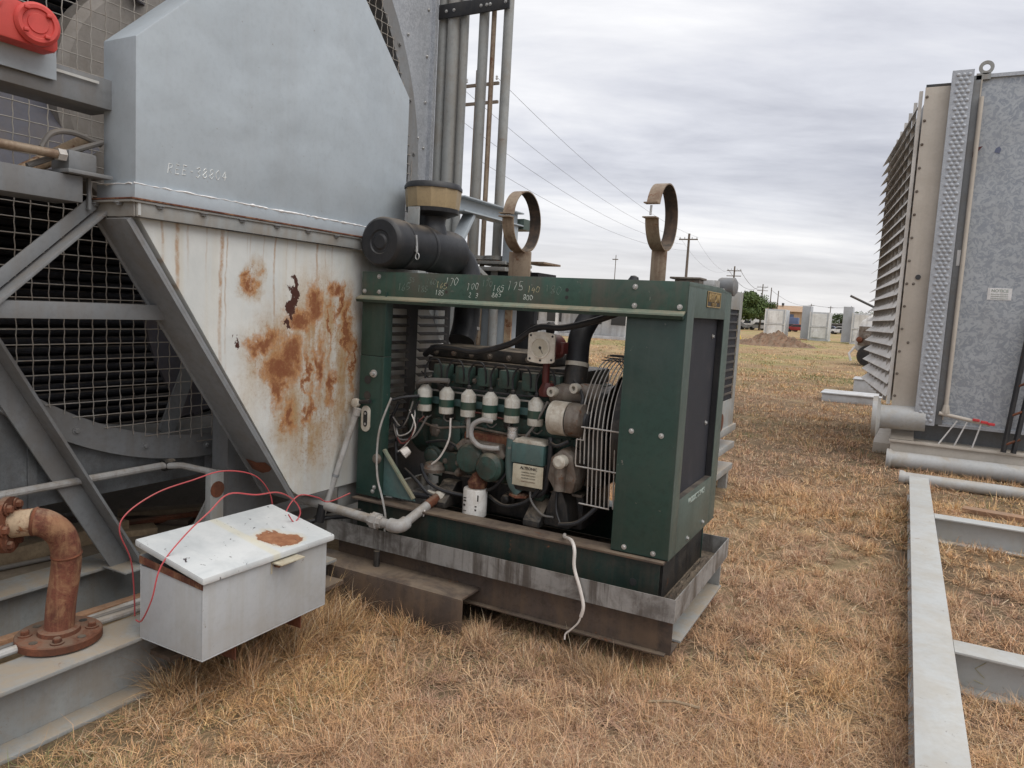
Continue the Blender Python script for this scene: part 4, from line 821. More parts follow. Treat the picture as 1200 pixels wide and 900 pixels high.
# magneto / front casting
m = MB(); m.prism([(-1.545, .80), (-1.50, .735), (-1.40, .735), (-1.38, .82), (-1.41, .93), (-1.47, .965), (-1.53, .91)], 'y', 3.36, 3.50); m.build('front_casting', 'dirty_alloy', eg, .02)
m = MB(); m.lathe([(.03, 0), (.034, .02), (.034, .06), (.02, .07)], (-1.46, 3.37, .90), (0, -1, 0), 16); m.build('casting_boss', 'cream_alloy', eg)
m = MB(); m.lathe([(.028, 0), (.03, .12)], (-1.465, 3.345, .75), (0, 0, 1), 14); m.build('casting_tube', 'dirty_alloy', eg)
m = MB(); m.prism([(-1.57, .54), (-1.42, .54), (-1.44, .66), (-1.47, .73), (-1.53, .73), (-1.555, .64)], 'y', 3.40, 3.55); m.build('front_mount', 'oily_black', eg, .015)
B_('front_block', 'oily_black', -1.46, -1.30, 3.5, 3.93, .75, 1.25, .02)
# thermostat housing, hose
m = MB(); m.tube(smoothpath([(-1.60, 3.50, 1.215), (-1.52, 3.50, 1.225), (-1.44, 3.52, 1.23), (-1.36, 3.55, 1.23)]), .055, 16); m.build('outlet_manifold', 'dirty_alloy', eg)
for x in (-1.565, -1.44): m = MB(); m.lathe([(.018, 0), (.026, .02), (.026, .05), (.012, .05), (.012, .03)], (x, 3.46, 1.235 if x < -1.5 else 1.265), (-.2, -1, 0), 12); m.build('port', 'cream_alloy', eg)
m = MB(); m.lathe([(.062, 0), (.062, .10), (.056, .12)], (-1.50, 3.54, 1.25), (.0, .15, 1), 20); m.build('thermostat', 'oily_black', eg)
m = MB(); m.tube(smoothpath([(-1.50, 3.56, 1.35), (-1.51, 3.58, 1.42), (-1.515, 3.61, 1.52), (-1.49, 3.66, 1.62), (-1.44, 3.70, 1.72)]), .060, 20); m.build('radiator_hose', 'rubber', eg)
m = MB(); m.lathe([(.0635, 0), (.0635, .022)], (-1.502, 3.562, 1.365), (0, .2, 1), 24); m.build('hose_clip', 'cream_alloy', eg)
# gauge switch
gs = MB(); pl = [(-1.715, 1.388), (-1.700, 1.381), (-1.64, 1.375), (-1.575, 1.381), (-1.562, 1.39), (-1.562, 1.525), (-1.575, 1.533), (-1.64, 1.540), (-1.70, 1.533), (-1.715, 1.525)]
gs.prism(pl, 'y', 3.40, 3.415); ga = gs.build('gauge_plate', 'gauge_cream', eg, .004)
m = MB(); m.lathe([(.054, 0), (.054, .008), (.047, .010), (.046, .004), (.001, .004)], (-1.642, 3.40, 1.457), (0, -1, 0), 32); m.build('bezel', 'gauge_cream', ga)
m = MB(); m.lathe([(.045, 0), (.045, .001)], (-1.642, 3.3958, 1.457), (0, -1, 0), 28); m.build('dial', 'dial', ga)
m = MB(); m.bar((-1.642, 3.3935, 1.457), (-1.625, 3.3935, 1.427), .001, .004, (0, 1, 0)); m.lathe([(.008, 0), (.008, .002)], (-1.642, 3.3945, 1.457), (0, -1, 0), 10); m.build('pointer', 'print_black', ga)
for (x, z) in ((-1.700, 1.398), (-1.577, 1.398), (-1.700, 1.518), (-1.577, 1.518), (-1.64, 1.392)): MB().lathe([(.006, 0), (.006, .002)], (x, 3.40, z), (0, -1, 0), 10).build('screw', 'black_metal', ga)
m = MB(); m.lathe([(.062, 0), (.066, .02), (.066, .09), (.05, .11)], (-1.615, 3.416, 1.462), (.15, 1, 0), 24); m.box(-1.60, -1.53, 3.44, 3.50, 1.43, 1.49); m.build('switch_body', 'maroon', eg, .004)
m = MB(); m.tube([(-1.63, 3.46, 1.41), (-1.63, 3.46, 1.29), (-1.625, 3.46, 1.22)], .019, 12); m.lathe([(.045, 0), (.05, .03), (.03, .07)], (-1.62, 3.47, 1.205), (0, 0, 1), 8); m.build('switch_stem', 'maroon', eg)
m = MB(); m.lathe([(.02, 0), (.024, .01), (.024, .05), (.015, .06)], (-1.62, 3.46, 1.53), (0, 0, 1), 8); m.lathe([(.015, 0), (.02, .01), (.02, .04)], (-1.70, 3.45, 1.535), (-.3, 0, 1), 8); m.build('conduit_fitting', 'black_metal', eg)
m = MB(); m.tube(smoothpath([(-2.42, 3.50, 1.36), (-2.32, 3.44, 1.405), (-2.188, 3.42, 1.414), (-2.024, 3.42, 1.408), (-1.819, 3.42, 1.468), (-1.675, 3.42, 1.558), (-1.531, 3.42, 1.566), (-1.349, 3.42, 1.615), (-1.20, 3.42, 1.675)]), .017, 10); m.build('black_hose', 'rubber', eg)
m = MB(); m.tube(smoothpath([(-2.44, 3.47, 1.17), (-2.40, 3.42, 1.205), (-2.32, 3.41, 1.225), (-2.20, 3.42, 1.232)]), .014, 10); m.build('fuel_hose', 'grey_cable', eg)
# braided loop and drop hose
m = MB(); m.tube(smoothpath([(-1.91, 3.42, 1.04), (-1.96, 3.39, 1.045), (-2.01, 3.38, 1.01), (-2.015, 3.38, .95), (-1.97, 3.385, .905), (-1.90, 3.39, .90), (-1.85, 3.40, .905)]), .014, 10); m.build('looped_hose', 'pvc_grey', eg)
m = MB(); m.tube([(-2.075, 3.44, 1.04), (-2.07, 3.44, .93)], .012, 10); m.build('drop_hose', 'pvc_grey', eg)
B_('dirty_ledge', 'rust_pale', -2.12, -1.80, 3.47, 3.54, .90, .96, .02)
m = MB(); m.tube(smoothpath([(-2.165, 3.4, 1.03), (-2.165, 3.4, 1.011), (-2.17, 3.4, .91), (-2.221, 3.4, .807), (-2.276, 3.4, .755)]), .0055, 6); m.build('white_lead', 'white_cable', eg)
m = MB(); m.lathe([(.06, 0), (.065, .02), (.05, .05), (.02, .06)], (-2.30, 3.46, .70), (0, 0, 1), 14); m.build('drain_boss', 'dirty_alloy', eg)
# wiring harness
for pts, r_, mt in (([(-2.487, 3.36, 1.094), (-2.558, 3.36, 0.938), (-2.594, 3.36, 0.784), (-2.575, 3.36, 0.637)], .008, 'rubber'),
    ([(-2.347, 3.36, 1.109), (-2.468, 3.35, 0.949), (-2.52, 3.36, 0.977), (-2.5, 3.36, 0.886), (-2.475, 3.36, 0.872), (-2.378, 3.36, 0.912), (-2.354, 3.36, 1.012)], .006, 'rubber'),
    ([(-2.297, 3.37, 1.028), (-2.377, 3.36, 0.902), (-2.475, 3.35, 0.882), (-2.52, 3.36, 0.959)], .006, 'grey_cable'), ([(-2.414, 3.36, 1.053), (-2.363, 3.35, 0.962), (-2.417, 3.36, 0.868), (-2.48, 3.36, 0.806), (-2.50, 3.36, 0.837)], .004, 'white_cable'),
    ([(-2.50, 3.36, 0.837), (-2.48, 3.36, 0.796), (-2.415, 3.36, 0.829)], .009, 'rubber'), ([(-2.50, 3.36, 0.938), (-2.466, 3.34, 0.901), (-2.397, 3.35, 0.934), (-2.377, 3.36, 1.019), (-2.391, 3.37, 1.065)], .004, 'pvc_grey'),
    ([(-2.50, 3.36, 0.859), (-2.49, 3.36, 0.741), (-2.48, 3.36, 0.646)], .009, 'rubber'), ([(-2.51, 3.33, 1.10), (-2.45, 3.36, 1.12), (-2.38, 3.40, 1.13)], .010, 'rubber'), ([(-2.52, 3.35, 1.0), (-2.47, 3.36, .95), (-2.42, 3.35, 1.0), (-2.40, 3.37, 1.10)], .005, 'grey_cable'), ([(-2.51, 3.36, .92), (-2.45, 3.34, .86), (-2.40, 3.35, .89), (-2.36, 3.36, .98), (-2.34, 3.40, 1.02)], .005, 'maroon')):
    m = MB(); m.tube(smoothpath(pts), r_, 6); m.build('harness_wire', mt, eg)
m = MB(); m.lathe([(.020, 0), (.026, .01), (.030, .045), (.022, .045), (.018, .02)], (-2.40, 3.35, .83), (-.4, -.5, -.5), 10); m.build('plug_connector', 'white_cable', eg)
m = MB(); m.tube(smoothpath([(-1.50, 3.40, .74), (-1.49, 3.38, .64), (-1.45, 3.36, .57)]), .006, 6); m.tube(smoothpath([(-1.46, 3.36, .57), (-1.36, 3.36, .60), (-1.28, 3.40, .68)]), .012, 8); m.build('loom', 'rubber', eg)
# castings, fittings, bolts and lines over the block
rg_ = random.Random(5)
for x in np.arange(-2.36, -1.46, .085): inst(BOLT_E, 'bolt', blk, (x, 3.534, 1.235), (PI / 2, 0, 0)); inst(BOLT_E, 'bolt', blk, (x + .03, 3.489, .76 + rg_.uniform(-.01, .01)), (PI / 2, 0, 0))
for (x, z, r_, h) in ((-2.33, .93, .045, .05), (-2.25, 1.02, .028, .04), (-2.16, .96, .036, .03), (-1.86, 1.02, .03, .05), (-1.70, 1.02, .034, .05), (-1.63, .67, .04, .06), (-2.22, .84, .03, .05), (-2.33, .78, .05, .04), (-1.86, .73, .03, .06), (-2.12, .73, .026, .08), (-1.82, .62, .03, .06), (-1.48, 1.02, .03, .06), (-2.30, 1.18, .03, .05), (-1.74, 1.20, .025, .05)):
    m = MB(); m.lathe([(r_ * 1.25, 0), (r_ * 1.25, h * .25), (r_, h * .35), (r_ * .95, h * .8), (r_ * .6, h)], (x, 3.54 if z > .8 else 3.50, z), (rg_.uniform(-.2, .2), -1, rg_.uniform(-.2, .2)), rg_.choice((6, 12, 16))); m.build('casting_boss', rg_.choice(('green_engine', 'dirty_alloy', 'oily_black')), eg, .004)
for pts, r_, mt in (([(-2.42, 3.47, .98), (-2.30, 3.46, .955), (-2.18, 3.46, .97), (-2.05, 3.47, .985), (-1.85, 3.46, .975), (-1.70, 3.46, .985)], .007, 'dirty_alloy'), ([(-2.36, 3.46, .86), (-2.22, 3.44, .89), (-2.13, 3.45, .86)], .008, 'rubber'), ([(-1.82, 3.44, .90), (-1.80, 3.42, .80), (-1.86, 3.41, .70), (-1.92, 3.42, .66)], .009, 'rubber'),
    ([(-1.60, 3.44, 1.18), (-1.66, 3.42, 1.05), (-1.70, 3.41, .99)], .007, 'grey_cable'), ([(-1.56, 3.40, .98), (-1.50, 3.36, .97), (-1.44, 3.37, 1.0)], .010, 'rubber'), ([(-2.05, 3.44, .60), (-2.20, 3.40, .62), (-2.30, 3.40, .66), (-2.36, 3.42, .74)], .012, 'rubber'), ([(-1.93, 3.46, .62), (-1.80, 3.40, .60), (-1.68, 3.40, .64), (-1.60, 3.40, .72)], .010, 'rubber'),
    ([(-1.66, 3.42, .73), (-1.64, 3.39, .66), (-1.57, 3.38, .60), (-1.50, 3.37, .60)], .006, 'grey_cable'), ([(-1.47, 3.46, 1.30), (-1.40, 3.42, 1.22), (-1.42, 3.38, 1.10)], .009, 'rubber'), ([(-2.46, 3.40, .70), (-2.36, 3.37, .66), (-2.28, 3.37, .60), (-2.22, 3.38, .585)], .009, 'rubber'), ([(-2.10, 3.47, 1.06), (-2.02, 3.46, 1.07), (-1.93, 3.46, 1.06), (-1.80, 3.46, 1.05)], .005, 'maroon'), ([(-2.44, 3.50, 1.26), (-2.30, 3.47, 1.20), (-2.10, 3.47, 1.19), (-1.80, 3.47, 1.19), (-1.60, 3.46, 1.20)], .006, 'rubber')):
    m = MB(); m.tube(smoothpath(pts), r_, 8); m.build('engine_line', mt, eg)
B_('side_cover', 'green_engine', -2.36, -2.16, 3.50, 3.54, .83, 1.0, .02); B_('tappet_cover', 'green_engine', -1.90, -1.48, 3.505, 3.54, .98, 1.06, .012)
B_('pan_rail', 'dirty_alloy', -2.34, -1.40, 3.495, 3.53, .69, .705, .004)
for x in (-2.2, -1.62): m = MB(); m.prism([(3.36, .528), (3.56, .528), (3.56, .66), (3.48, .66), (3.36, .56)], 'x', x - .05, x + .05); m.build('engine_foot', 'oily_black', eg, .01)
# cooling fan inside shroud
m = MB(); m.lathe([(.07, 0), (.07, .05)], (-1.29, 3.72, 1.06), (1, 0, 0), 20)
for k_ in range(6):
    a = k_ * PI / 3 + .3; c, s = math.cos(a), math.sin(a)
    m.add([(-1.28, 3.72 + .06 * c - .04 * s, 1.06 + .06 * s + .04 * c), (-1.26, 3.72 + .06 * c + .04 * s, 1.06 + .06 * s - .04 * c), (-1.24, 3.72 + .33 * c + .08 * s, 1.06 + .33 * s - .08 * c), (-1.29, 3.72 + .33 * c - .08 * s, 1.06 + .33 * s + .08 * c)], [(0, 1, 2, 3)])
m.build('cooling_fan', 'oily_black', eg)

# ================================================================ wire fan guard
wg = thing('wire_fan_guard', (-1.28, 3.72, .69), 'curved steel wire guard around the engine cooling fan', 'guard')
GY, GZ, GR = 3.74, 1.055, .375
xs = np.linspace(-1.385, -1.195, 9)
for i, x in enumerate(xs):
    r_ = GR - (.022 * (1 - i / 8)); a0 = R(82) if i > 1 else R(95)
    pts = [(x, GY - r_ * math.cos(a), GZ + r_ * math.sin(a)) for a in np.linspace(R(125), R(-10), 26)] + [(x + .004, GY - r_ * .985, GZ - .16), (x + .008, GY - r_ * .96, GZ - .36)]
    if i < 2: pts = [p for p in pts if p[2] > .88 or p[1] > 3.6]
    m = MB(); m.tube(pts, .0036, 6); m.build('guard_wire', 'wire_steel', wg)
for (z, x0, x1) in ((1.085, -1.385, -1.14), (.885, -1.39, -1.14), (.70, -1.36, -1.20)): m = MB(); m.cyl((x0, GY - GR - .003, z), (x1, GY - GR - .003, z - .004), .0042, n=6); m.build('cross_wire', 'wire_steel', wg)
m = MB(); m.tube([(-1.395, GY - GR, 1.02), (-1.395, GY - GR + .0, .90), (-1.39, GY - GR, .885)], .0036, 6); m.tube([(-1.395, GY - GR, 1.02), (-1.36, GY - GR, 1.018), (-1.355, GY - GR, 1.085)], .0036, 6); m.build('guard_corner', 'wire_steel', wg)
for i in range(9):
    a = R(70 + i * 6); m = MB(); m.cyl((-1.385, GY - GR * math.cos(a) , GZ + GR * math.sin(a)), (-1.18, GY - GR * math.cos(a), GZ + GR * math.sin(a)), .003, n=5); m.build('top_wire', 'black_metal', wg)

# ================================================================ air cleaner
ac = thing('air_cleaner', (-2.55, 3.6, 1.81), 'black canister air cleaner with tan pre-cleaner bowl on top of the enclosure', 'air cleaner')
m = MB(); m.lathe([(.001, -.006), (.035, -.006), (.045, .002), (.060, .002), (.066, -.004), (.118, -.004), (.132, .006), (.137, .02), (.137, .10), (.139, .105), (.139, .125), (.132, .13)], (-2.55, 3.215, 1.968), (0, 1, 0), 44, close=False); m.build('end_cap', 'rubber', ac)
m = MB(); m.lathe([(.130, .12), (.132, .13), (.132, .68), (.125, .72), (.08, .76), (.0, .77)], (-2.55, 3.215, 1.968), (0, 1, 0), 44, close=False); m.build('canister', 'rubber', ac)
for h in (.145, .36): m = MB(); m.lathe([(.1345, h), (.136, h + .004), (.136, h + .022), (.1345, h + .026)], (-2.55, 3.215, 1.968), (0, 1, 0), 44, close=False); m.build('strap', 'black_metal', ac)
m = MB(); m.bar((-2.425, 3.365, 2.02), (-2.415, 3.365, 1.93), .012, .014); m.tube([(-2.41, 3.36, 1.93 - .02 + .02 * math.cos(a)) if False else (-2.405 + .012 * math.sin(a), 3.36, 1.905 + .018 * math.cos(a)) for a in np.linspace(0, 2 * PI, 14)], .003, 6); m.tube([(-2.414, 3.36, 1.96), (-2.41, 3.36, 1.925)], .004, 6); m.build('latch', 'zinc', ac)
m = MB(); m.lathe([(.095, 0), (.085, .04), (.078, .06), (.080, .09), (.09, .11)], (-2.55, 3.70, 2.06), (0, 0, 1), 28); m.build('inlet_neck', 'rubber', ac)
m = MB(); m.lathe([(.10, 0), (.155, .022), (.158, .045)], (-2.55, 3.70, 2.162), (0, 0, 1), 32); m.build('bowl_base', 'rubber', ac)
m = MB(); m.lathe([(.156, 0), (.158, .01), (.168, .105), (.168, .112)], (-2.55, 3.70, 2.205), (0, 0, 1), 12); m.build('bowl', 'tan_plastic', ac, angle=20)
m = MB(); m.lathe([(.172, 0), (.172, .014), (.160, .034), (.148, .034), (.145, .026), (.10, .034), (.096, .044), (.02, .05)], (-2.55, 3.70, 2.317), (0, 0, 1), 40); m.build('bowl_cap', 'rubber', ac)
MB().box(-2.60, -2.52, 3.52, 3.53, 2.08, 2.20).build('tab', 'grey_beam', ac, .003)
m = MB(); m.tube(smoothpath([(-2.55, 3.92, 1.968), (-2.55, 4.02, 1.95), (-2.53, 4.07, 1.88), (-2.51, 4.08, 1.78), (-2.50, 4.06, 1.55), (-2.48, 3.98, 1.42)]), .085, 24); m.build('outlet_elbow', 'rubber', ac)
m = MB(); m.lathe([(.09, 0), (.09, .02)], (-2.50, 4.055, 1.50), (0, .1, 1), 24); m.build('elbow_clip', 'zinc', ac)
m = MB(); m.box(-2.66, -2.44, 3.42, 3.50, 1.807, 1.832); m.box(-2.66, -2.44, 3.80, 3.88, 1.807, 1.832); m.build('saddle', 'grey_beam', ac, .004)

# ================================================================ exhaust clamps on posts
def clamp(cx, cz, base0, lab, gap):
    t = thing('exhaust_clamp', (cx, 3.7, 1.81), lab, 'clamp', 'muffler clamps on the enclosure roof')
    r_, w = .168, .068; vs, fs = [], []; A0, A1 = gap
    an = np.linspace(A0, A1, 56)
    for a in an:
        for (rr, dx) in ((r_, -w / 2), (r_, w / 2), (r_ - .006, w / 2), (r_ - .006, -w / 2)): vs.append((cx + dx, 3.7 + rr * math.cos(a), cz + rr * math.sin(a)))
    for i in range(len(an) - 1):
        for q in range(4): fs.append((i * 4 + q, i * 4 + (q + 1) % 4, (i + 1) * 4 + (q + 1) % 4, (i + 1) * 4 + q))
    k = (len(an) - 1) * 4; fs += [(0, 1, 2, 3), (k + 3, k + 2, k + 1, k)]
    m = MB(); m.add(vs, fs); m.build('band', 'clamp_steel', t)
    for a in (A0, A1):
        p = Vector((cx, 3.7 + r_ * math.cos(a), cz + r_ * math.sin(a))); m = MB(); m.box(cx - w / 2, cx + w / 2, p.y - .045, p.y + .004, p.z - .003, p.z + .003); m.build('ear', 'clamp_steel', t)
    pa, pb = [Vector((cx, 3.7 + r_ * math.cos(a) - .025, cz + r_ * math.sin(a))) for a in (A0, A1)]
    m = MB(); m.cyl(pa + Vector((0, 0, .012)), pb - Vector((0, 0, .012)), .006, n=8); m.build('clamp_bolt', 'zinc', t)
    vs, fs = [], []
    for a in an: vs += [(cx - w / 2 + .001, 3.7 + (r_ - .0075) * math.cos(a), cz + (r_ - .0075) * math.sin(a)), (cx + w / 2 - .001, 3.7 + (r_ - .0075) * math.cos(a), cz + (r_ - .0075) * math.sin(a))]
    for i in range(len(an) - 1): fs.append((2 * i, 2 * i + 1, 2 * i + 3, 2 * i + 2))
    m = MB(); m.add(vs, fs); m.build('dark_lining', 'soot', t)  # inner face of the band, darker than the outside
    m = MB(); m.box(cx - base0, cx + base0, 3.692, 3.704, 1.806, cz - r_ + .004); m.build('post', 'clamp_steel', t, .002)
    return t
clamp(-1.945, 2.130, .068, 'rusty ring clamp on a short wide post, beside the air cleaner', (R(178), R(178 + 354)))
clamp(-1.146, 2.148, .040, 'rusty ring clamp with an open gap near the radiator end of the roof', (R(188), R(188 + 350) - R(0) if False else R(524)))

# ================================================================ grey gas pipe with union and elbow, thin upright pipe
gp = thing('gas_pipe', (-2.6, 3.1, .4), 'pale grey gas pipe with union and elbow, running into the engine', 'pipe')
m = MB(); m.cyl((-3.60, 3.1, .535), (-2.45, 3.1, .475), .026, n=14); m.build('run', 'pvc_grey', gp)
m = MB(); m.lathe([(.030, 0), (.030, .02)], (-2.95, 3.1, .499), (1, 0, -.05), 12); m.build('hanger_ring', 'pvc_grey', gp)
m = MB(); m.lathe([(.034, 0), (.036, .012), (.036, .02), (.046, .022), (.046, .058), (.036, .06), (.034, .085)], (-2.46, 3.1, .4745), (1, 0, -.05), 8); m.build('union', 'pvc_grey', gp)
m = MB(); m.cyl((-2.39, 3.1, .470), (-2.31, 3.1, .468), .026, n=14); m.build('nipple', 'pvc_grey', gp)
m = MB(); m.tube(smoothpath([(-2.325, 3.1, .468), (-2.285, 3.102, .467), (-2.262, 3.118, .472), (-2.256, 3.15, .482)], 5), .037, 16); m.build('elbow', 'pvc_grey', gp)
m = MB(); m.cyl((-2.257, 3.14, .480), (-2.232, 3.32, .548), .026, n=14); m.build('branch', 'pvc_grey', gp)
m = MB(); m.cyl((-2.234, 3.31, .545), (-2.222, 3.39, .575), .027, n=14); m.build('hose_end', 'rust', gp)
m = MB(); m.lathe([(.030, 0), (.038, .01), (.038, .045), (.028, .055)], (-2.222, 3.385, .573), (.3, 1, .2), 10); m.lathe([(.024, 0), (.028, .05)], (-2.24, 3.40, .58), (-1, .1, 0), 10); m.build('cap_fitting', 'cream_alloy', gp)
m = MB(); m.tube(smoothpath([(-2.27, 3.40, .575), (-2.36, 3.38, .575), (-2.45, 3.34, .565)]), .024, 10); m.build('black_hose', 'rubber', gp)
m = MB(); m.tube(smoothpath([(-2.245, 3.28, .53), (-2.215, 3.26, .53), (-2.215, 3.25, .50)]), .004, 6); m.build('clip_wire', 'white_cable', gp)
up = thing('upright_conduit', (-2.78, 3.1, .5), 'thin pale conduit leaning up beside the green instrument post', 'conduit')
m = MB(); m.cyl((-2.79, 3.09, .43), (-2.655, 3.19, 1.02), .0165, n=12); m.build('tube', 'pvc_grey', up)
m = MB(); m.cyl((-2.655, 3.19, 1.01), (-2.648, 3.195, 1.05), .021, n=12); m.build('coupling', 'pvc_grey', up)
m = MB(); m.cyl((-2.737, 3.13, .66), (-2.734, 3.132, .675), .019, n=12); m.build('joint', 'grey_frame', up)
m = MB(); m.cyl((-2.80, 3.08, .40), (-2.788, 3.092, .50), .026, n=12); m.build('black_boot', 'rubber', up)
MB().box(-2.80, -2.788, 3.22, 3.42, .45, .92).build('bracket_plate', 'grey_beam', up, .003)
m = MB(); m.tube(smoothpath([(-2.461, 3.25, 1.124), (-2.506, 3.22, 0.963), (-2.523, 3.22, 0.818), (-2.505, 3.21, 0.676), (-2.458, 3.2, 0.564), (-2.431, 3.2, 0.45), (-2.43, 3.18, .33)]), .006, 6)
tag(m.build('throttle_cable', 'pvc_grey', None), 'thin grey cable hanging down the green instrument post', 'cable')
for i, pts in enumerate(([(-2.62, 3.18, .44), (-2.75, 3.15, .42), (-2.85, 3.05, .40), (-3.0, 2.95, .34)], [(-2.60, 3.2, .47), (-2.74, 3.2, .45), (-2.82, 3.10, .43), (-2.9, 3.0, .28)])):
    m = MB(); m.tube(smoothpath(pts), .013, 8); tag(m.build('black_cable', 'rubber', None), ['lower black cable curling over the left rim of the drip tray', 'upper black cable curling over the left rim of the drip tray'][i], 'cable', 'black cables at the left rim of the tray')
m = MB(); m.tube(smoothpath([(-1.40, 3.30, .545), (-1.364, 3.22, .560), (-1.30, 3.15, .575), (-1.268, 3.118, .543), (-1.262, 3.115, .46), (-1.225, 3.112, .366), (-1.203, 3.112, .289), (-1.212, 3.112, .235)]), .0085, 8); wc = m.build('white_cable', 'white_cable', None); tag(wc, 'white cable hanging over the tray rim with a frayed end', 'cable')
m = MB(); m.tube(smoothpath([(-1.212, 3.112, .235), (-1.225, 3.112, .20), (-1.262, 3.115, .155), (-1.285, 3.115, .13), (-1.285, 3.11, .105)]), .0045, 6); m.build('frayed_end', 'white_cable', wc)
#PART4

# ================================================================ right-hand galvanised cooler
rc = thing('galvanised_cooler', (1.9, 11.8, 0), 'tall galvanised cooler with louvred side and dimpled corner strip, at right', 'cooler')
YR = 10.0
m = MB(); m.box(-.04, 3.7, YR - .02, YR + .02, .0, .30); m.box(-.06, 3.7, YR - .05, YR + .25, .30, .33); m.build('skid_front', 'cream_panel', rc, .004)
m = MB(); m.box(-.04, .0, YR + .02, 14.2, 0, .30); m.box(-.25, -.04, 10.9, 14.2, 0.0, .14); m.build('skid_side', 'cream_panel', rc, .004)
MB().box(-.06, 3.7, YR + .25, 14.2, .28, .325).build('skid_deck', 'cream_panel', rc)
MB().box(.10, 3.6, YR + .30, 14.0, .325, .56).build('plinth', 'grey_frame', rc)
MB().box(.44, 3.6, YR + .06, YR + .08, .55, 4.52).build('front_sheet', 'galv_spangle', rc)
MB().box(.44, 3.6, YR + .03, YR + .09, 4.52, 4.56).build('top_angle', 'galv_fine', rc)
MB().box(.44, 3.6, YR + .03, YR + .10, .54, .575).build('bottom_angle', 'galv_fine', rc)
MB().box(.40, .475, YR + .02, YR + .058, .56, 4.55).build('corner_post', 'grey_frame', rc, .003)
MB().box(.472, .485, YR + .015, YR + .055, .62, 4.50).build('trim_strip', 'cream_panel', rc)
# dimpled strip
m = MB(); m.box(.195, .395, YR - .06, YR - .054, .545, 4.60); m.box(.180, .195, YR - .06, YR + .06, .545, 4.60); m.box(.385, .395, YR - .054, YR + .06, .545, 4.60); st = m.build('dimpled_strip', 'galv_fine', rc)
m = MB(); row = 0; z = .60
while z < 4.56:
    for c in range(3 if row % 2 == 0 else 2):
        x = .240 + c * .055 + (0 if row % 2 == 0 else .0275)
        m.lathe([(.023, 0), (.021, .006), (.012, .011)], (x, YR - .060, z), (0, -1, 0), 8)
    z += .047; row += 1
tag(m.build('dimple_field', 'galv_fine', st), None, None, kind='stuff')
# cream front edge
m = MB(); m.box(-.075, .180, YR + .05, YR + .062, .72, 4.47); m.box(-.075, -.062, YR + .062, YR + .2, .72, 4.47); m.build('cream_panel', 'cream_panel', rc, .002)
MB().box(-.07, .18, YR + .05, YR + .2, 4.475, 4.50).build('panel_cap', 'far_dark', rc)
bolts(BOLT_E, rc, [(-.05, YR + .05, z) for z in np.arange(.85, 4.45, .27)], 'y'); bolts(BOLT_E, rc, [(.02, YR + .05, 2.2), (.03, YR + .05, 1.5)], 'y')
MB().lathe([(.03, 0), (.03, .012)], (.06, YR + .05, 2.28), (0, -1, 0), 14).build('plug', 'far_dark', rc)
# louvre bank on the left side, slightly splayed
def LV(t): return Vector((-.075 - .37 * t, YR + .10 + 3.4 * t, 0))
nb = 23; out_ = Vector((-1, -.08, 0)).normalized()
for i in range(nb):
    z = .88 + i * .155
    p0, p1 = LV(0), LV(1); a0, a1 = p0 + out_ * .02, p1 + out_ * .02; b0, b1 = p0 + out_ * .075, p1 + out_ * .15
    m = MB(); m.add([a0 + Vector((0, 0, z + .05)), a1 + Vector((0, 0, z + .05)), b1 + Vector((0, 0, z - .055)), b0 + Vector((0, 0, z - .055)), a0 + Vector((0, 0, z + .056)), a1 + Vector((0, 0, z + .056)), b1 + Vector((0, 0, z - .049)), b0 + Vector((0, 0, z - .049))], [(0, 1, 2, 3), (7, 6, 5, 4), (0, 4, 5, 1), (1, 5, 6, 2), (2, 6, 7, 3), (3, 7, 4, 0)])
    m.build('louvre_blade', 'louver', rc)
for k_ in range(8):
    p = LV(k_ / 7); m = MB(); m.box(p.x - .06, p.x - .02, p.y - .02, p.y + .02, .74, 4.44); m.build('louvre_post', 'louver', rc)
m = MB(); p0, p1 = LV(0), LV(1); m.add([(p0.x + .06, p0.y + .1, .72), (p1.x + .06, p1.y, .72), (p1.x + .06, p1.y, 4.47), (p0.x + .06, p0.y + .1, 4.47)], [(0, 1, 2, 3)]); m.build('louvre_back', 'grey_frame', rc)
MB().box(-.02, 3.6, YR + .5, 13.9, 4.40, 4.46).build('roof', 'galv_fine', rc)
MB().box(3.55, 3.6, YR + .1, 13.9, .56, 4.45).build('far_side', 'galv_fine', rc)
MB().box(-.2, 3.6, 13.85, 13.9, .56, 4.45).build('rear_sheet', 'galv_fine', rc)
# lifting eye
m = MB(); 
vs, fs = [], []
for i in range(20):
    a = 2 * PI * i / 20
    for (r_, dy) in ((.075, 0), (.038, 0), (.038, .02), (.075, .02)): vs.append((.51 + r_ * math.cos(a), YR + .02 + dy, 4.63 + r_ * math.sin(a)))
for i in range(20):
    k_ = (i + 1) % 20
    for q in range(4): fs.append((i * 4 + q, i * 4 + (q + 1) % 4, k_ * 4 + (q + 1) % 4, k_ * 4 + q))
m.add(vs, fs); m.box(.42, .56, YR + .02, YR + .04, 4.50, 4.57); m.build('lifting_eye', 'grey_beam', rc)
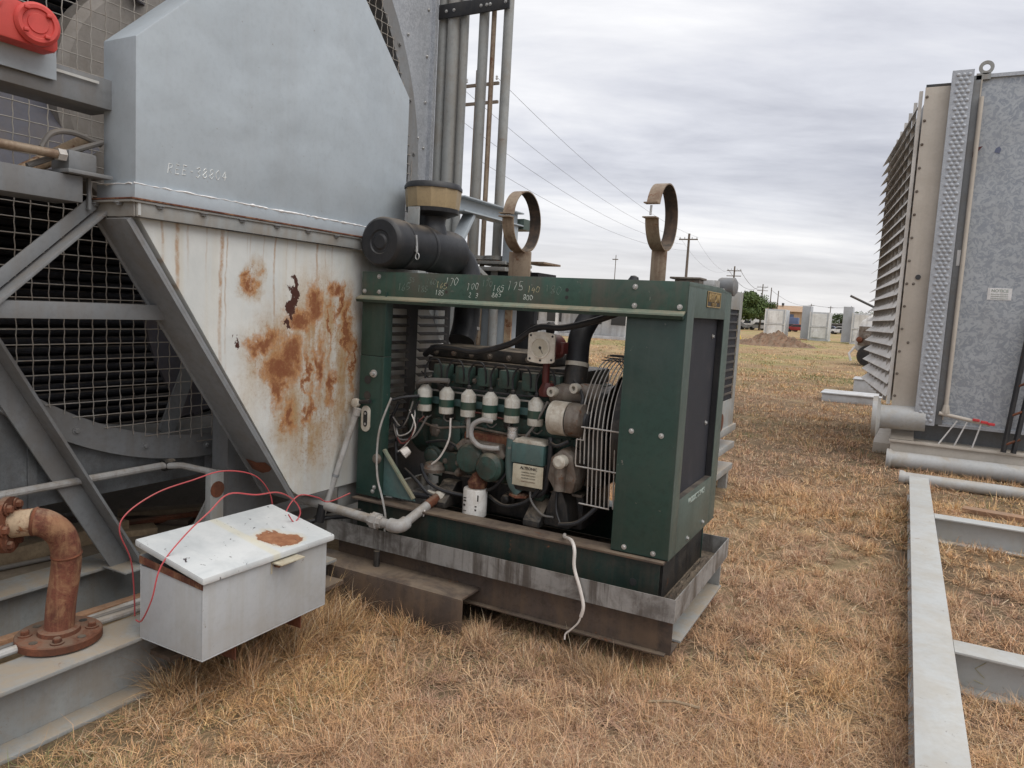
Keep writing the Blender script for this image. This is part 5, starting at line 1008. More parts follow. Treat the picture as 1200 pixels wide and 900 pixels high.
# standpipe with valves
m = MB(); m.cyl((.495, YR - .02, .72), (.495, YR - .02, 4.3), .022, n=12); m.build('standpipe', 'cream_panel', rc)
m = MB(); m.cyl((.43, YR - .03, .70), (.95, YR - .03, .62), .022, n=10); m.lathe([(.04, 0), (.045, .02), (.03, .10)], (.495, YR - .02, .70), (0, 0, 1), 8); m.build('drain_line', 'cream_panel', rc)
for x in (.80, .88, .95): m = MB(); m.bar((x - .03, YR - .05, .665 - (x - .8) * .2), (x + .04, YR - .05, .66 - (x - .8) * .2), .04, .03); m.build('valve_handle', 'print_red', rc, .005)
for (x, dx) in ((.62, -.16), (.72, -.10), (.86, -.06)): m = MB(); m.cyl((x, YR - .04, .63), (x + dx, YR - .02, .335), .009, n=6); m.build('drain_rod', 'far_white', rc)
# nozzle with flange
m = MB(); m.cyl((-.22, YR + .05, .58), (.30, YR + .05, .60), .145, n=28); m.build('nozzle', 'light_pipe', rc)
m = MB(); m.lathe([(.25, 0), (.25, .05), (.16, .09)], (-.27, YR + .05, .575), (1, 0, .02), 36); m.build('nozzle_flange', 'light_pipe', rc)
m = MB(); m.add([(-.05, YR - .0, .335), (.20, YR, .335), (.20, YR + .25, .47), (-.05, YR + .25, .47)], [(0, 1, 2, 3)]); m.build('nozzle_saddle', 'cream_panel', rc)
# notice, marks
no = MB().box(.775, 1.01, YR + .056, YR + .059, 2.045, 2.18).build('notice_sticker', 'sign_white', rc); text_mesh('NOTICE', .045, 'print_grey', no, MY(.893, YR + .0555, 2.148), bold=True)
for z in (2.11, 2.085, 2.06): text_mesh('EQUIPMENT STARTS', .018, 'print_grey', no, MY(.893, YR + .0555, z))
MB().box(.43, .465, YR + .012, YR + .018, 2.42, 2.60).build('white_sticker', 'sign_white', rc)
m = MB(); m.prism([(.68, 3.70), (.73, 3.68), (.745, 3.73), (.72, 3.76), (.69, 3.74)], 'y', YR + .055, YR + .059); m.build('blue_tape', 'far_blue', rc)
m = MB(); m.prism([(.47, 3.64), (.56, 3.76), (.50, 3.75), (.47, 3.70)], 'y', YR + .0, YR + .006); m.build('torn_tape', 'maroon', rc)
# ladder
ld = thing('steel_ladder', (1.2, 9.95, .33), 'dark rusty steel ladder leaning on the galvanised cooler', 'ladder')
for (xa, xb) in ((1.115, 1.10), (1.21, 1.235)): m = MB(); m.bar((xa - .02, YR - .10, .335), (xb + .12, YR - .02, 1.95), .04, .04); m.build('stile', 'black_metal', ld)
for k_ in range(5): z = .42 + k_ * .33; m = MB(); m.cyl((1.10 + k_ * .02, YR - .10 + k_ * .017, z), (1.24 + k_ * .025, YR - .10 + k_ * .017, z + .08), .014, n=8); m.build('rung', 'rust', ld)

# pipes on the ground
def gpipe(name, x0, x1, y, z, r_, lab, dy=0):
    t = thing(name, (x0, y, 0), lab, 'pipe', 'grey pipes lying before the right cooler')
    m = MB(); m.lathe([(r_, 0), (r_, x1 - x0)], (x0, y, z), (x1 - x0, dy, 0), 28); m.build('barrel', 'light_pipe', t)
    m = MB(); m.lathe([(r_ * 1.22, 0), (r_ * 1.22, .035), (r_ * 1.02, .06)], (x0 - .02, y, z), (1, 0, 0), 28); m.build('end_collar', 'light_pipe', t)
gpipe('ground_pipe', -.05, 3.4, 9.84, .105, .10, 'thick pale grey pipe lying along the skid of the right cooler', .1)
gpipe('ground_pipe', .10, 3.4, 8.93, .065, .062, 'thin pale grey pipe lying behind the end of the beam frame', -.05)
m = MB(); m.bar((.62, 7.95, .02), (1.9, 7.75, .03), .14, .045); tag(m.build('board', 'wood_red', None, .004), 'reddish brown board lying in the grass inside the beam frame', 'board')
# welded beam frame
bf = thing('beam_frame', (.25, 5, 0), 'pale grey welded steel beam frame lying on the dry grass at lower right', 'frame')
m = MB(); m.box(.165, .335, 1.2, 8.32, .188, .20); m.box(.195, .207, 1.2, 8.30, .012, .188); m.box(.165, .335, 1.2, 8.3, 0, .012); m.box(.318, .328, 1.2, 8.3, .012, .188); m.build('long_beam', 'light_frame', bf, .003)
for y in (6.68, 3.93, 1.6):
    m = MB(); m.box(.337, 3.2, y - .075, y + .075, .184, .196); m.box(.337, 3.2, y + .0, y + .010, .012, .184); m.box(.337, 3.2, y - .075, y + .075, 0.0, .012); m.build('cross_beam', 'light_frame', bf, .003)
m = MB(); m.box(3.2, 3.37, 1.2, 8.32, .188, .20); m.box(3.28, 3.29, 1.2, 8.3, .012, .188); m.box(3.2, 3.37, 1.2, 8.3, 0, .012); m.build('far_beam', 'light_frame', bf, .003)
for pts in ([(.47, 3.925, .15), (.43, 3.925, .11), (.47, 3.925, .075)], [(.43, 3.925, .055), (.47, 3.925, .045)]): m = MB(); m.tube(pts, .0018, 4); m.build('chalk_mark', 'chalk_yellow', bf)

# slabs and machine further off
for (x0, x1, y0, y1, z1, lab) in ((-1.50, -.35, 17.4, 18.3, .20, 'long low grey slab on the grass left of the louvres'), (-1.05, -.45, 20.5, 21.4, .36, 'short grey slab behind the long low one'), ):
    m = MB(); m.box(x0, x1, y0, y1, 0, z1 - .03); t = m.build('concrete_slab', 'far_grey', None, .02); tag(t, lab, 'slab', 'grey slabs near the louvres'); MB().box(x0 - .03, x1 + .03, y0 - .03, y1 + .03, z1 - .028, z1).build('slab_cap', 'far_grey', t, .01)
mc = thing('pump_truck', (-.9, 36, 0), 'white machine with black wheel and boom, half hidden by the louvres', 'machine')
m = MB(); m.prism([(-1.9, .7), (-1.95, 1.1), (-1.75, 1.9), (-1.4, 2.2), (.5, 2.2), (.5, .5), (-1.6, .5)], 'y', 35.2, 36.8); m.build('hood', 'far_white', mc, .08)
m = MB(); m.box(-1.80, -.6, 35.05, 35.2, .9, 1.7); m.build('engine_bay', 'dirty_alloy', mc)
for k_ in range(4): m = MB(); m.lathe([(.10, 0), (.12, .04), (.12, .2), (.06, .22)], (-1.70 + k_ * .28, 35.05, 1.1 + .15 * (k_ % 2)), (-.3, -1, .2), 12); m.build('engine_part', ('rust', 'dirty_alloy', 'far_white', 'rust')[k_], mc)
m = MB(); m.lathe([(.30, 0), (.45, .03), (.45, .30), (.30, .33)], (-1.35, 35.3, .45), (0, -1, 0), 24); m.build('wheel', 'tyre', mc)
m = MB(); m.cyl((-2.3, 35.5, 3.0), (-.9, 35.5, 2.35), .05, n=8); m.build('boom', 'far_dark', mc)
m = MB(); m.tube([(-1.9, 35.1, .8), (-2.1, 35.0, .5), (-2.0, 35.0, .2)], .05, 6); m.build('bumper', 'far_white', mc)

# second engine enclosure behind
g2 = thing('grey_enclosure', (-1.6, 6.9, 0), 'grey framed engine enclosure with dark grille, just behind the green one', 'enclosure')
MB().box(-2.05, -1.43, 6.5, 6.51, .6, 1.9).build('front_panel', 'grey_frame', g2)
m = MB(); frame_x(m, -1.435, -1.425, 6.5, 7.4, .55, 1.92, 6.62, 7.28, .9, 1.75); m.build('end_frame', 'grey_beam', g2, .004)
MB().box(-1.46, -1.44, 6.6, 7.3, .88, 1.77).build('grille', 'radiator_core', g2)
for z in np.arange(.95, 1.74, .075): MB().box(-1.439, -1.428, 6.62, 7.28, z, z + .018).build('grille_bar', 'far_dark', g2)
m = MB(); m.lathe([(.07, 0), (.08, .02), (.08, .14), (.05, .16)], (-1.50, 6.65, 1.94), (1, 0, 0), 20); m.build('filter_can', 'grey_frame', g2)
m = MB(); m.lathe([(.06, 0), (.08, .03), (.08, .16)], (-1.53, 6.62, .74), (1, 0, 0), 16); m.build('rusty_muffler', 'rust', g2)
for z in (.18, .40, .58): MB().box(-2.05, -1.40, 6.45, 7.45, z, z + .06).build('skid_rail', 'grey_beam', g2, .004)
for (x, y) in ((-2.0, 6.5), (-1.50, 6.5), (-2.0, 7.3), (-1.50, 7.3)): MB().box(x, x + .08, y, y + .08, 0, .18).build('skid_foot', 'grey_beam', g2)

# ================================================================ background yard
def yard_box(x, y, w, d, h, lab, side):
    t = thing('yard_unit', (x + w / 2, y + d / 2, 0), lab, 'cooler unit', 'pale cooler units standing far off in the yard')
    MB().box(x, x + w, y, y + d, .15, h).build('casing', 'far_grey', t, .03)
    MB().box(x - .05, x + w + .05, y - .05, y + d, 0, .15).build('skid', 'far_grey', t)
    for (a, b, mt) in ((.52, .95, 'far_white'), (.10, .46, 'far_white')):
        MB().box(x + w * .12, x + w * .88, y - .03, y - .002, h * a, h * b).build('door_panel', mt, t)
    for xx in (x - .02, x + w - .08): MB().box(xx, xx + .10, y - .08, y - .001, .15, h + .02).build('corner_post', 'far_white', t)
    MB().box(x + .08, x + w - .08, y - .07, y - .001, h * .48, h * .505).build('mid_rail', 'far_white', t)
    MB().box(x + w * .2, x + w * .5, y - .12, y - .031, h * .12, h * .36).build('control_box', 'far_white', t)
    if side: MB().box(x - side, x - .06, y + .8, y + d, .1, h + .6).build('side_casing', 'galv_fine', t)
    return t
yard_box(-13.6, 83.4, 2.1, 3, 3.1, 'pale grey yard unit behind the dirt mound', 0)
yard_box(-9.1, 83.6, 1.9, 3, 3.0, 'pale grey yard unit in the middle of the far row, right of the mound', .9)
yard_box(-4.75, 79, 1.7, 3, 3.0, 'pale grey yard unit partly hidden by the louvred cooler', .9)
# mound
vs, fs = [], []; NX, NY = 60, 24; rs = np.random.RandomState(4)
for i in range(NX + 1):
    for j in range(NY + 1):
        u, v = i / NX * 2 - 1, j / NY * 2 - 1; r_ = math.sqrt(u * u + v * v)
        h = max(0, 1 - r_ ** 1.4) * (1.0 + .25 * math.sin(u * 5 + 1) + .15 * math.sin(u * 13 + v * 9)) * .78 + .22 * max(0, 1 - abs(u + .35) * 3) * max(0, 1 - r_) + (rs.rand() - .5) * .30 * (r_ < .9)
        vs.append((-8.4 + u * 3.0 + v * .4, 56 + v * 2.6, max(h, -.05) - .02))
for i in range(NX):
    for j in range(NY): a = i * (NY + 1) + j; fs.append((a, a + NY + 1, a + NY + 2, a + 1))
tag(MB().add(vs, fs).build('dirt_mound', 'mud', None, angle=50), 'low mound of reddish brown dirt before the far grey units', 'mound')
m = MB(); m.cyl((-12.6, 66, 0), (-13.1, 66.3, 1.2), .06, n=8); yg = m.build('guy_guard', 'yellow', None); tag(yg, 'yellow slanted guy-wire guard left of the dirt mound', 'marker')
# cars
def car(x, y, body, lab, L=4.6, van=False, rot=0):
    t = thing('parked_car', (x, y, 0), lab, 'car', 'vehicles parked along the far fence')
    t.rotation_euler = (0, 0, rot)
    prof = [(-L / 2, .35), (-L / 2, .85), (-L / 2 + .1, 1.0), (-L * .26, 1.05), (-L * .14, 1.55), (L * .2, 1.6), (L * .36, 1.05), (L / 2 - .05, .95), (L / 2, .4)] if not van else [(-L / 2, .4), (-L / 2, 1.2), (-L * .40, 1.9), (-L * .34, 2.05), (L / 2, 2.05), (L / 2, .4)]
    m = MB(); m.prism(prof, 'y', -.88, .88); m.build('body', body, t, .06, local=True)
    gl = [(-L * .235, 1.07), (-L * .135, 1.48), (L * .19, 1.52), (L * .31, 1.07)] if not van else [(-L * .44, 1.25), (-L * .375, 1.85), (-L * .15, 1.85), (-L * .15, 1.25)]
    m = MB(); m.prism(gl, 'y', -.90, -.885); m.build('side_window', 'window_glass', t, local=True)
    m = MB(); m.prism(gl, 'y', .885, .90); m.build('side_window', 'window_glass', t, local=True)
    for wx in (-L * .31, L * .30):
        for wy in (-.80, .80): m = MB(); m.lathe([(.20, -.1), (.33, -.09), (.33, .09), (.20, .1)], (wx, wy, .33), (0, 1, 0), 16); w_ = m.build('wheel', 'tyre', t, local=True)
    return t
car(-30.2, 150, 'far_white', 'white pickup parked left of the yard units', 5.2); car(-25.5, 151, 'far_white', 'white car just left of the mound unit', 4.5)
car(-19.4, 158, 'far_red', 'red car parked before the dark trailers', 4.6); car(-16.0, 159, 'far_white', 'white car right of the red car', 4.4); car(-11.6, 162, 'far_white', 'white car between the two right yard units', 4.6)
car(-21.6, 163, 'far_dark', 'dark car left of the red car', 4.4); car(-14.0, 164, 'far_blue', 'dark blue car behind the white cars', 4.4)
t = thing('box_truck', (-32, 166, 0), 'white box truck behind the white pickup', 'truck'); MB().box(-34.5, -30.2, 165, 168, .9, 3.6).build('cargo_box', 'far_white', t, .05); MB().box(-30.1, -28.4, 165.2, 167.8, .6, 2.5).build('cab', 'far_white', t, .2)
for x in (-33.6, -29.2): m = MB(); m.lathe([(.3, 0), (.5, .03), (.5, .3)], (x, 165.2, .5), (0, -1, 0), 16); m.build('wheel', 'tyre', t)
for (x, w, lab) in ((-27.2, 3.0, 'dark trailer load left of the grey-roofed fence'), (-23.2, 4.6, 'long dark blue trailer behind the red car')):
    t = thing('dark_trailer', (x, 172, 0), lab, 'trailer', 'dark trailers in the far yard'); MB().box(x - w / 2, x + w / 2, 171, 173, .8, 3.0).build('load', 'far_blue' if w > 4 else 'far_dark', t, .1); MB().box(x - w / 2 - .2, x + w / 2 + .2, 170.9, 173.1, .6, .8).build('bed', 'far_dark', t)
    for xx in (x - w / 3, x + w / 3): m = MB(); m.lathe([(.3, 0), (.45, .03), (.45, .3)], (xx, 171, .45), (0, -1, 0), 14); m.build('wheel', 'tyre', t)
car(-23.6, 156, 'far_dark', 'black car behind the mound unit', 4.5); car(-9.2, 158, 'far_dark', 'black car right of the far white cars', 4.5); car(-8.0, 166, 'far_white', 'white van at the right end of the far row', 5.2, True); car(-27.6, 158, 'far_white', 'white van behind the two left white cars', 5.0, True)
for (x, y, h_, lab) in ((-18.2, 176, 2.6, 'dark pipe bundle stacked behind the red car'), (-14.6, 180, 2.4, 'dark pipe bundle stacked behind the dark blue car')):
    t = thing('pipe_stack', (x, y, 0), lab, 'pipe stack', 'dark stacks in the far yard')
    for q in range(4):
        for r__ in range(4 - q): m = MB(); m.cyl((x - 1.8 + q * .05, y + r__ * .6 + q * .3, .3 + q * .55), (x + 1.8, y + r__ * .6 + q * .3, .3 + q * .55), .29, n=10); m.build('pipe', 'far_dark', t)
# buildings
def house(name, x0, x1, y0, y1, h, rh, wall, roof, lab, wins, cat='building', ridge_x=True):
    t = thing(name, ((x0 + x1) / 2, (y0 + y1) / 2, 0), lab, cat)
    MB().box(x0, x1, y0, y1, 0, h).build('wall', wall, t)
    yc = (y0 + y1) / 2; m = MB()
    m.prism([(y0 - .5, h), (y0 - .5, h + .12), (yc, h + rh), (y1 + .5, h + .12), (y1 + .5, h)], 'x', x0 - .6, x1 + .6); m.build('roof', roof, t)
    for (a, b, c, d, mt) in wins: MB().box(a, b, y0 - .06, y0 - .005, c, d).build('window', mt, t)
    return t
bl = house('brown_building', -35.5, -23.5, 200, 214, 4.6, 1.7, 'far_tan', 'far_roof', 'tan building with brown roof beyond the yard units', [(-28.5, -25.6, 2.6, 4.0, 'far_blue'), (-33, -31, 1, 3, 'window_glass'), (-30.5, -29, 0.2, 3, 'far_dark')])
MB().box(-29.5, -29, 205, 206, 6.2, 6.9).build('roof_vent', 'far_dark', bl)
for k_ in range(3): MB().box(-23.44, -23.4, 202 + k_ * 3.5, 204 + k_ * 3.5, 1.5, 3.6).build('window', 'window_glass', bl)
house('long_shed', -62, -40, 230, 240, 4.2, 1.4, 'far_grey', 'far_white', 'long pale shed far behind the trees', [(-60, -56, .3, 3.2, 'far_dark')])
house('low_warehouse', -10, 8, 300, 320, 4.5, 1.2, 'far_tan', 'far_grey', 'low tan warehouse far behind the right yard unit', [(-8, -5, .3, 3.4, 'far_dark')])
house('small_house', -14.8, -11, 240, 248, 3.0, 1.9, 'far_white', 'far_grey', 'small pale house far between the two right yard units', [(-14, -13, 1.2, 2.4, 'window_glass')])
pb = house('porch_house', -27, -15.5, 47.2, 56, 2.55, 1.15, 'far_white', 'far_grey', 'white porch building seen through the engine enclosure', [(x, x + 1.1, .9, 2.1, 'window_glass') for x in (-26, -24.2, -22.4, -19.4, -17.6)], )
for x in (-26.5, -23.6, -20.9, -18.3, -15.9): MB().box(x - .09, x + .09, 45.5, 45.68, 0.18, 2.4).build('porch_post', 'far_white', pb)
MB().box(-27.2, -15.4, 45.2, 47.2, 2.40, 2.55).build('porch_roof', 'far_white', pb); MB().box(-27.2, -15.4, 45.2, 47.18, 0, .18).build('porch_floor', 'far_grey', pb); MB().box(-20.6, -19.7, 47.1, 47.15, .2, 2.2).build('door', 'far_grey', pb)
# utility poles
POLES = [(-20.2, 74.7, 10.1, 'bare wooden pole rising above the enclosure roof', 1.9), (-24.4, 118, 10, 'wooden pole just right of the enclosure corner', 2.2), (-30, 177.5, 10.3, 'wooden pole before the tan building', 2.4), (-31.0, 196, 10.4, 'left of the two slim poles on the tan building', 0), (-29.4, 197, 9.7, 'right of the two slim poles on the tan building', 0), (-30.5, 281, 9.0, 'far thin pole above the middle yard unit', 2.0), (-17.9, 287, 8.9, 'far thin pole above the right yard unit', 2.0), (-18.10, 29.4, 12.2, 'near wooden pole glimpsed between the vertical grey pipes', 2.4), (-35.7, 95.8, 9.6, 'very thin lamp pole above the middle of the top rail', .8), (-22.3, 260, 8, 'thin pole between the two right yard units', 1.6)]
for (x, y, h, lab, arm) in POLES:
    t = thing('utility_pole', (x, y, 0), lab, 'pole', 'utility poles along the yard')
    m = MB(); r0 = .17 if arm != .8 else .07; m.cyl((x, y, -.1), (x, y, h), r0, r0 * .65, n=10); m.build('shaft', 'pole_wood', t)
    if arm:
        for zz_ in ((h - .7, h - 1.5) if arm > 2.1 else (h - .6,)): m = MB(); m.box(x - arm / 2, x + arm / 2, y - .25, y - .13, zz_ - .06, zz_ + .06); m.build('cross_arm', 'pole_wood', t)
        if arm > 1:
            for dx in (-.45, -.2, .2, .45): m = MB(); m.lathe([(.03, 0), (.06, .04), (.04, .10), (.06, .14), (.02, .2)], (x + dx * arm, y - .19, h - .55), (0, 0, 1), 8); m.build('insulator', 'far_grey', t)
# wires
def wire(p0, p1, sag, lab, r_=.0085):
    p0, p1 = Vector(p0), Vector(p1); m = MB(); m.tube([p0.lerp(p1, t) - Vector((0, 0, sag * 4 * t * (1 - t))) for t in np.linspace(0, 1, 30)], r_, 5); tag(m.build('power_line', 'far_dark', None), lab, 'power line', 'power lines between the poles')
for k_, (dx, zn, zf) in enumerate(((-1.1, 11.75, 9.7), (1.1, 11.75, 9.7), (-.5, 9.9, 9.0), (.2, 8.3, 8.4))):
    wire((-18.1 + dx, 29.2, zn), (-20.2 + dx * .9, 74.5, zf), 1.0, ['upper left power line', 'topmost power line', 'third power line from the top', 'lowest power line'][k_] + ' sloping down to the bare pole')
for k_, dx in enumerate((-.8, .8)): wire((-20.2 + dx, 74.5, 9.65), (-24.4 + dx, 117.8, 9.5), 1.6, ['left', 'right'][k_] + ' power line between the bare pole and the next one')
for k_, dx in enumerate((-.9, .9)): wire((-24.4 + dx, 117.8, 9.5), (-30 + dx, 177.3, 9.6), 1.6, ['left', 'right'][k_] + ' power line from the pole by the trees to the tan building', .03)
wire((-31, 196, 9.8), (-30.5, 281, 8.6), 1.5, 'far thin power line over the yard units', .035); wire((-30.5, 281, 8.6), (-17.9, 287, 8.5), .5, 'far thin power line between the two farthest poles', .05)

# trees
def tree(x, y, h, w, nleaf, lab, seed, green):
    rs = np.random.RandomState(seed); t = thing('leafy_tree', (x, y, 0), lab, 'tree', 'leafy trees beyond the yard')
    m = MB(); m.tube([(x, y, -.1), (x + .1, y, h * .25), (x, y + .1, h * .5), (x + .2, y, h * .8)], .2, 8, [h * .03, h * .024, h * .018, h * .006])
    cl = []
    for i in range(26):
        a = rs.rand() * 2 * PI; rr = w / 2 * math.sqrt(rs.rand()); zc = h * (.35 + .55 * rs.rand() * (1 - .45 * (rr / (w / 2)) ** 2)); cl.append((x + rr * math.cos(a), y + rr * math.sin(a), zc, w * (.13 + .12 * rs.rand())))
        if i % 2 == 0: m.tube([(x, y, h * .3 + .1 * i * .02), ((x + cl[-1][0]) / 2, (y + cl[-1][1]) / 2, (h * .3 + zc) / 2 + .2), cl[-1][:3]], .05, 5, [h * .012, h * .008, h * .003])
    m.build('trunk', 'bark', t)
    V = []; Fc = []; T = []
    for k_ in range(nleaf):
        c = cl[rs.randint(len(cl))]; dvec = rs.normal(size=3); dvec /= np.linalg.norm(dvec); rad = c[3] * rs.rand() ** .45
        p = np.array(c[:3]) + dvec * rad * np.array([1, 1, .75]); a = rs.normal(size=3); a /= np.linalg.norm(a); b = np.cross(a, dvec); b /= max(np.linalg.norm(b), .01); s = w * .022 * (.6 + rs.rand())
        o = len(V); V += [p - a * s, p + b * s * .6, p + a * s, p - b * s * .6]; Fc.append((o, o + 1, o + 2, o + 3)); g_ = green * (.65 + .7 * rs.rand()); T += [g_] * 4
    leafmesh('crown', V, Fc, T, 'leaf', t)
    return t
def leafmesh(name, V, Fc, T, mat, parent):
    V = np.asarray(V, dtype=np.float32); off = BASE[parent] if parent else Vector(); V = V - np.array(off[:], dtype=np.float32)
    me = bpy.data.meshes.new(name); n = len(V); fa = np.asarray(Fc, dtype=np.int32); k = fa.shape[1]
    me.vertices.add(n); me.vertices.foreach_set('co', V.ravel()); me.loops.add(fa.size); me.loops.foreach_set('vertex_index', fa.ravel())
    me.polygons.add(len(fa)); me.polygons.foreach_set('loop_start', np.arange(0, fa.size, k, dtype=np.int32)); me.polygons.foreach_set('loop_total', np.full(len(fa), k, dtype=np.int32))
    me.update(calc_edges=True); at = me.attributes.new('tint', 'FLOAT_COLOR', 'POINT'); T = np.asarray(T, dtype=np.float32); at.data.foreach_set('color', np.c_[T, np.ones(n, dtype=np.float32)].ravel())
    me.materials.append(MATS[mat]); o = bpy.data.objects.new(name, me); COL.objects.link(o); o.parent = parent; BASE[o] = off; return o
G1 = np.array([.075, .11, .035]); G2 = np.array([.06, .085, .035])
tree(-29.4, 146, 8.6, 9.0, 11000, 'large green tree just right of the enclosure corner', 1, G1); tree(-25.4, 150, 6.8, 6.5, 7000, 'smaller green tree beside the large one, left of the tan building', 2, G1)
tree(-12.0, 256, 8.0, 9, 3500, 'far green tree by the top of the machine boom', 3, G2); tree(-20.5, 280, 6.5, 9, 3000, 'far dark tree between the two right yard units', 5, G2); tree(-38, 160, 8, 8, 4000, 'green tree hidden mostly behind the enclosure', 6, G1)

# ================================================================ dry grass
rs = np.random.RandomState(11)
def noise2(x, y, s, seed):
    r_ = np.random.RandomState(seed); v = np.zeros_like(x)
    for o in range(5):
        a = r_.rand() * 6.28; k = s * 1.7 ** o; p = r_.rand(2) * 6.28; v += np.sin(k * (x * np.cos(a) + y * np.sin(a)) + p[0]) * np.sin(k * (-x * np.sin(a) + y * np.cos(a)) * 1.1 + p[1]) / 1.35 ** o
    return v / 2.2
def keepout(x, y):
    K = [(-9, -2.50, -1, 1.85), (-9, -2.60, 1.85, 2.98), (-9, -1.84, 2.98, 5.0), (-2.3, -.9, 3.35, 4.2), (.172, .328, 1, 8.3), (-.08, 4, 9.72, 14.3), (.09, 4, 8.85, 9.0), (.34, 3.3, 6.60, 6.76), (.34, 3.3, 3.85, 4.01), (-2.1, -1.35, 6.4, 7.5), (-9, -2.6, 4.8, 5.6), (.6, 1.95, 7.66, 8.02)]
    k = np.ones(len(x), bool)
    for a, b, c, d in K: k &= ~((x > a) & (x < b) & (y > c) & (y < d))
    return k
PAL = np.array([[.60, .43, .25], [.56, .37, .22], [.52, .36, .26], [.66, .51, .32], [.46, .32, .22], [.42, .27, .16], [.36, .26, .18]])
def blades(N, tufts, dmin, dmax, power, seg, len_rng, width, spread, seed, mat_frac=.35, box=None):
    r_ = np.random.RandomState(seed)
    if box: cx, cy = r_.uniform(box[0], box[1], tufts), r_.uniform(box[2], box[3], tufts)
    else:
        u = r_.rand(tufts); d = (dmin ** (1 - power) + u * (dmax ** (1 - power) - dmin ** (1 - power))) ** (1 / (1 - power))
        az = np.radians(r_.uniform(-66, 22, tufts)); cx, cy = d * np.sin(az), d * np.cos(az)
    tsz = np.clip(.55 + .75 * r_.rand(tufts) ** 1.5 + .30 * noise2(cx, cy, 1.6, 3), .3, 1.6)
    bare = noise2(cx, cy, .55, 21) + .6 * noise2(cx, cy, 1.9, 22); tsz = np.where(bare < -.65, tsz * .55, tsz)
    ti = r_.randint(0, tufts, N); ds = np.clip(np.hypot(cx, cy)[ti] / 4., 1, 7) if not box else 1.
    a = r_.rand(N) * 2 * PI; q = r_.rand(N); flat = r_.rand(N) < mat_frac
    rr = np.where(flat, q ** .6 * spread * 2.4, q * spread) * tsz[ti] * ds
    x = cx[ti] + rr * np.cos(a); y = cy[ti] + rr * np.sin(a)
    kp = keepout(x, y); x, y, a, ti, q, flat = x[kp], y[kp], a[kp], ti[kp], q[kp], flat[kp]; n = len(x); dd = np.hypot(x, y)
    L = r_.uniform(*len_rng, n) * tsz[ti] * np.where(flat, 1.1, .9)
    a = a + np.where(flat, r_.uniform(-PI, PI, n), r_.normal(0, .55, n))
    tl = np.where(flat, r_.normal(1.5, .25, n), .12 + q * .75 + np.abs(r_.normal(0, .22, n)))
    curl = np.where(flat, r_.normal(.1, .5, n), r_.normal(.75, .5, n)) / seg; sid = r_.normal(0, .8, n) / seg; hgt = r_.rand(n)
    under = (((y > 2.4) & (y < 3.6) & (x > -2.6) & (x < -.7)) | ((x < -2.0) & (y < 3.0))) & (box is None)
    w = width * (.6 + .8 * r_.rand(n)) * np.clip(dd / 3.4, 1, 9)
    px, py = -np.sin(a), np.cos(a)
    V = np.zeros((n, 2 * seg + 1, 3), dtype=np.float32); cxp, cyp, czp = x.copy(), y.copy(), np.where(flat, .004 + .03 * hgt * tsz[ti], -.004)
    for s_ in range(seg + 1):
        if s_ < seg:
            ww = w * (1 - .7 * s_ / seg) * .5; V[:, 2 * s_] = np.c_[cxp - px * ww, cyp - py * ww, czp]; V[:, 2 * s_ + 1] = np.c_[cxp + px * ww, cyp + py * ww, czp]
            st_ = L / seg; cxp = cxp + np.sin(tl) * np.cos(a) * st_; cyp = cyp + np.sin(tl) * np.sin(a) * st_; czp = np.maximum(czp + np.cos(tl) * st_, .003 + .02 * hgt); tl = tl + curl; a = a + sid
        else: V[:, 2 * s_] = np.c_[cxp, cyp, czp]
    base = np.arange(n)[:, None] * (2 * seg + 1); tris = []
    for s_ in range(seg - 1):
        q_ = 2 * s_; tris += [[q_, q_ + 1, q_ + 3], [q_, q_ + 3, q_ + 2]]
    q_ = 2 * (seg - 1); tris.append([q_, q_ + 1, q_ + 2]); Fc = (base[:, None, :] + np.array(tris)[None]).reshape(-1, 3)
    tcol = np.clip((r_.rand(tufts) * 5.2 + noise2(cx, cy, .7, 31) * 1.8 + .6).astype(int), 0, 6)
    idx = np.where(r_.rand(n) < .65, tcol[ti], r_.randint(0, 7, n)); oz = np.clip(.55 + 1.0 * noise2(x, y, .6, 51) + .5 * noise2(x, y, 2.6, 52), 0, 1)[:, None]
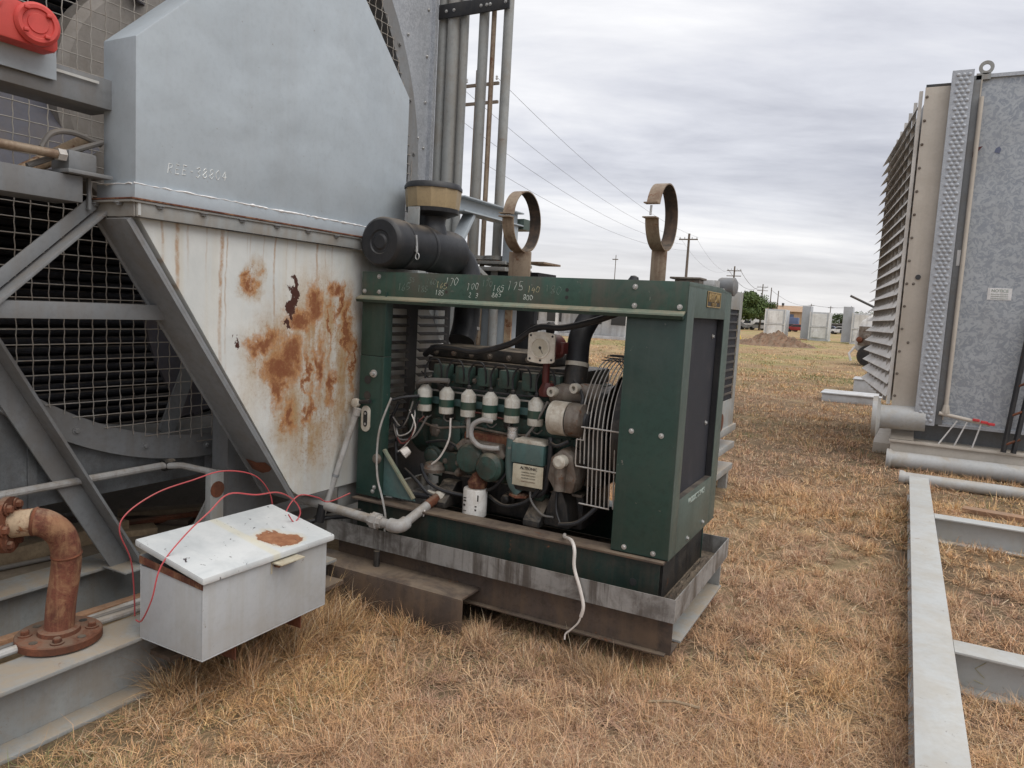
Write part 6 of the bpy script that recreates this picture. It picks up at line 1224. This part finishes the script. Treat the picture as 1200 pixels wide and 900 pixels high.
    col = 1.1 * PAL[idx] * (.55 + .75 * r_.rand(n))[:, None] * (oz * np.array([1.11, .97, .76]) + (1 - oz) * np.array([.98, .88, .86]))
    dk = r_.rand(n) < .14; col[dk] *= .42; br = r_.rand(n) < .07; col[br] = np.array([.72, .58, .40])
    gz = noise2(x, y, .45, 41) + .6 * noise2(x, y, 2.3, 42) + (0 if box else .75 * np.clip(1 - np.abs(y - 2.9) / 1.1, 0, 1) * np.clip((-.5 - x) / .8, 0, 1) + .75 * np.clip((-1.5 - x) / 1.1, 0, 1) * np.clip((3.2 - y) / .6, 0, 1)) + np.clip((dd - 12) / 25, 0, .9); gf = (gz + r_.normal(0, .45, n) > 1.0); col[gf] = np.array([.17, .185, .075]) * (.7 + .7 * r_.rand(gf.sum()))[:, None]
    if box is not None: col *= np.array([.80, .82, .86])  # under the box and tray edge: mild shade put into the blade colour
    return V.reshape(-1, 3), Fc, np.repeat(col, 2 * seg + 1, axis=0)
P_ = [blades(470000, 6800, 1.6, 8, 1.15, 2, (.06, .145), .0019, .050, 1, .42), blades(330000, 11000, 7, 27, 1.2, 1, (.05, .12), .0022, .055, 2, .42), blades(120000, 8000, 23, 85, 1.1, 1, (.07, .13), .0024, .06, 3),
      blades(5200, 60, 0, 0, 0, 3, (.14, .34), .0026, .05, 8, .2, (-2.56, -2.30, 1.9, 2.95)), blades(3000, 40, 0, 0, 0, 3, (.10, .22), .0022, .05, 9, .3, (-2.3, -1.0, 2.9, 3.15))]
V = np.concatenate([p[0] for p in P_]); T = np.concatenate([p[2] for p in P_]); o_ = 0; Fs = []
for p in P_: Fs.append(p[1] + o_); o_ += len(p[0])
go = leafmesh('dry_grass', V, np.concatenate(Fs), T, 'grass_blade', None); tag(go, 'dry straw-coloured grass over the yard', 'grass', kind='stuff')
# a few fallen stalks
for i, (p0, p1) in enumerate((((-.80, 2.89, .05), (-.60, 2.94, .06)),)):
    m = MB(); m.tube([p0, tuple((Vector(p0) + Vector(p1)) / 2 + Vector((0, .01, .01))), p1], .006, 6); tag(m.build('dead_stalk', 'wood', None), 'pale dead stalk lying in the grass before the tray', 'stalk')
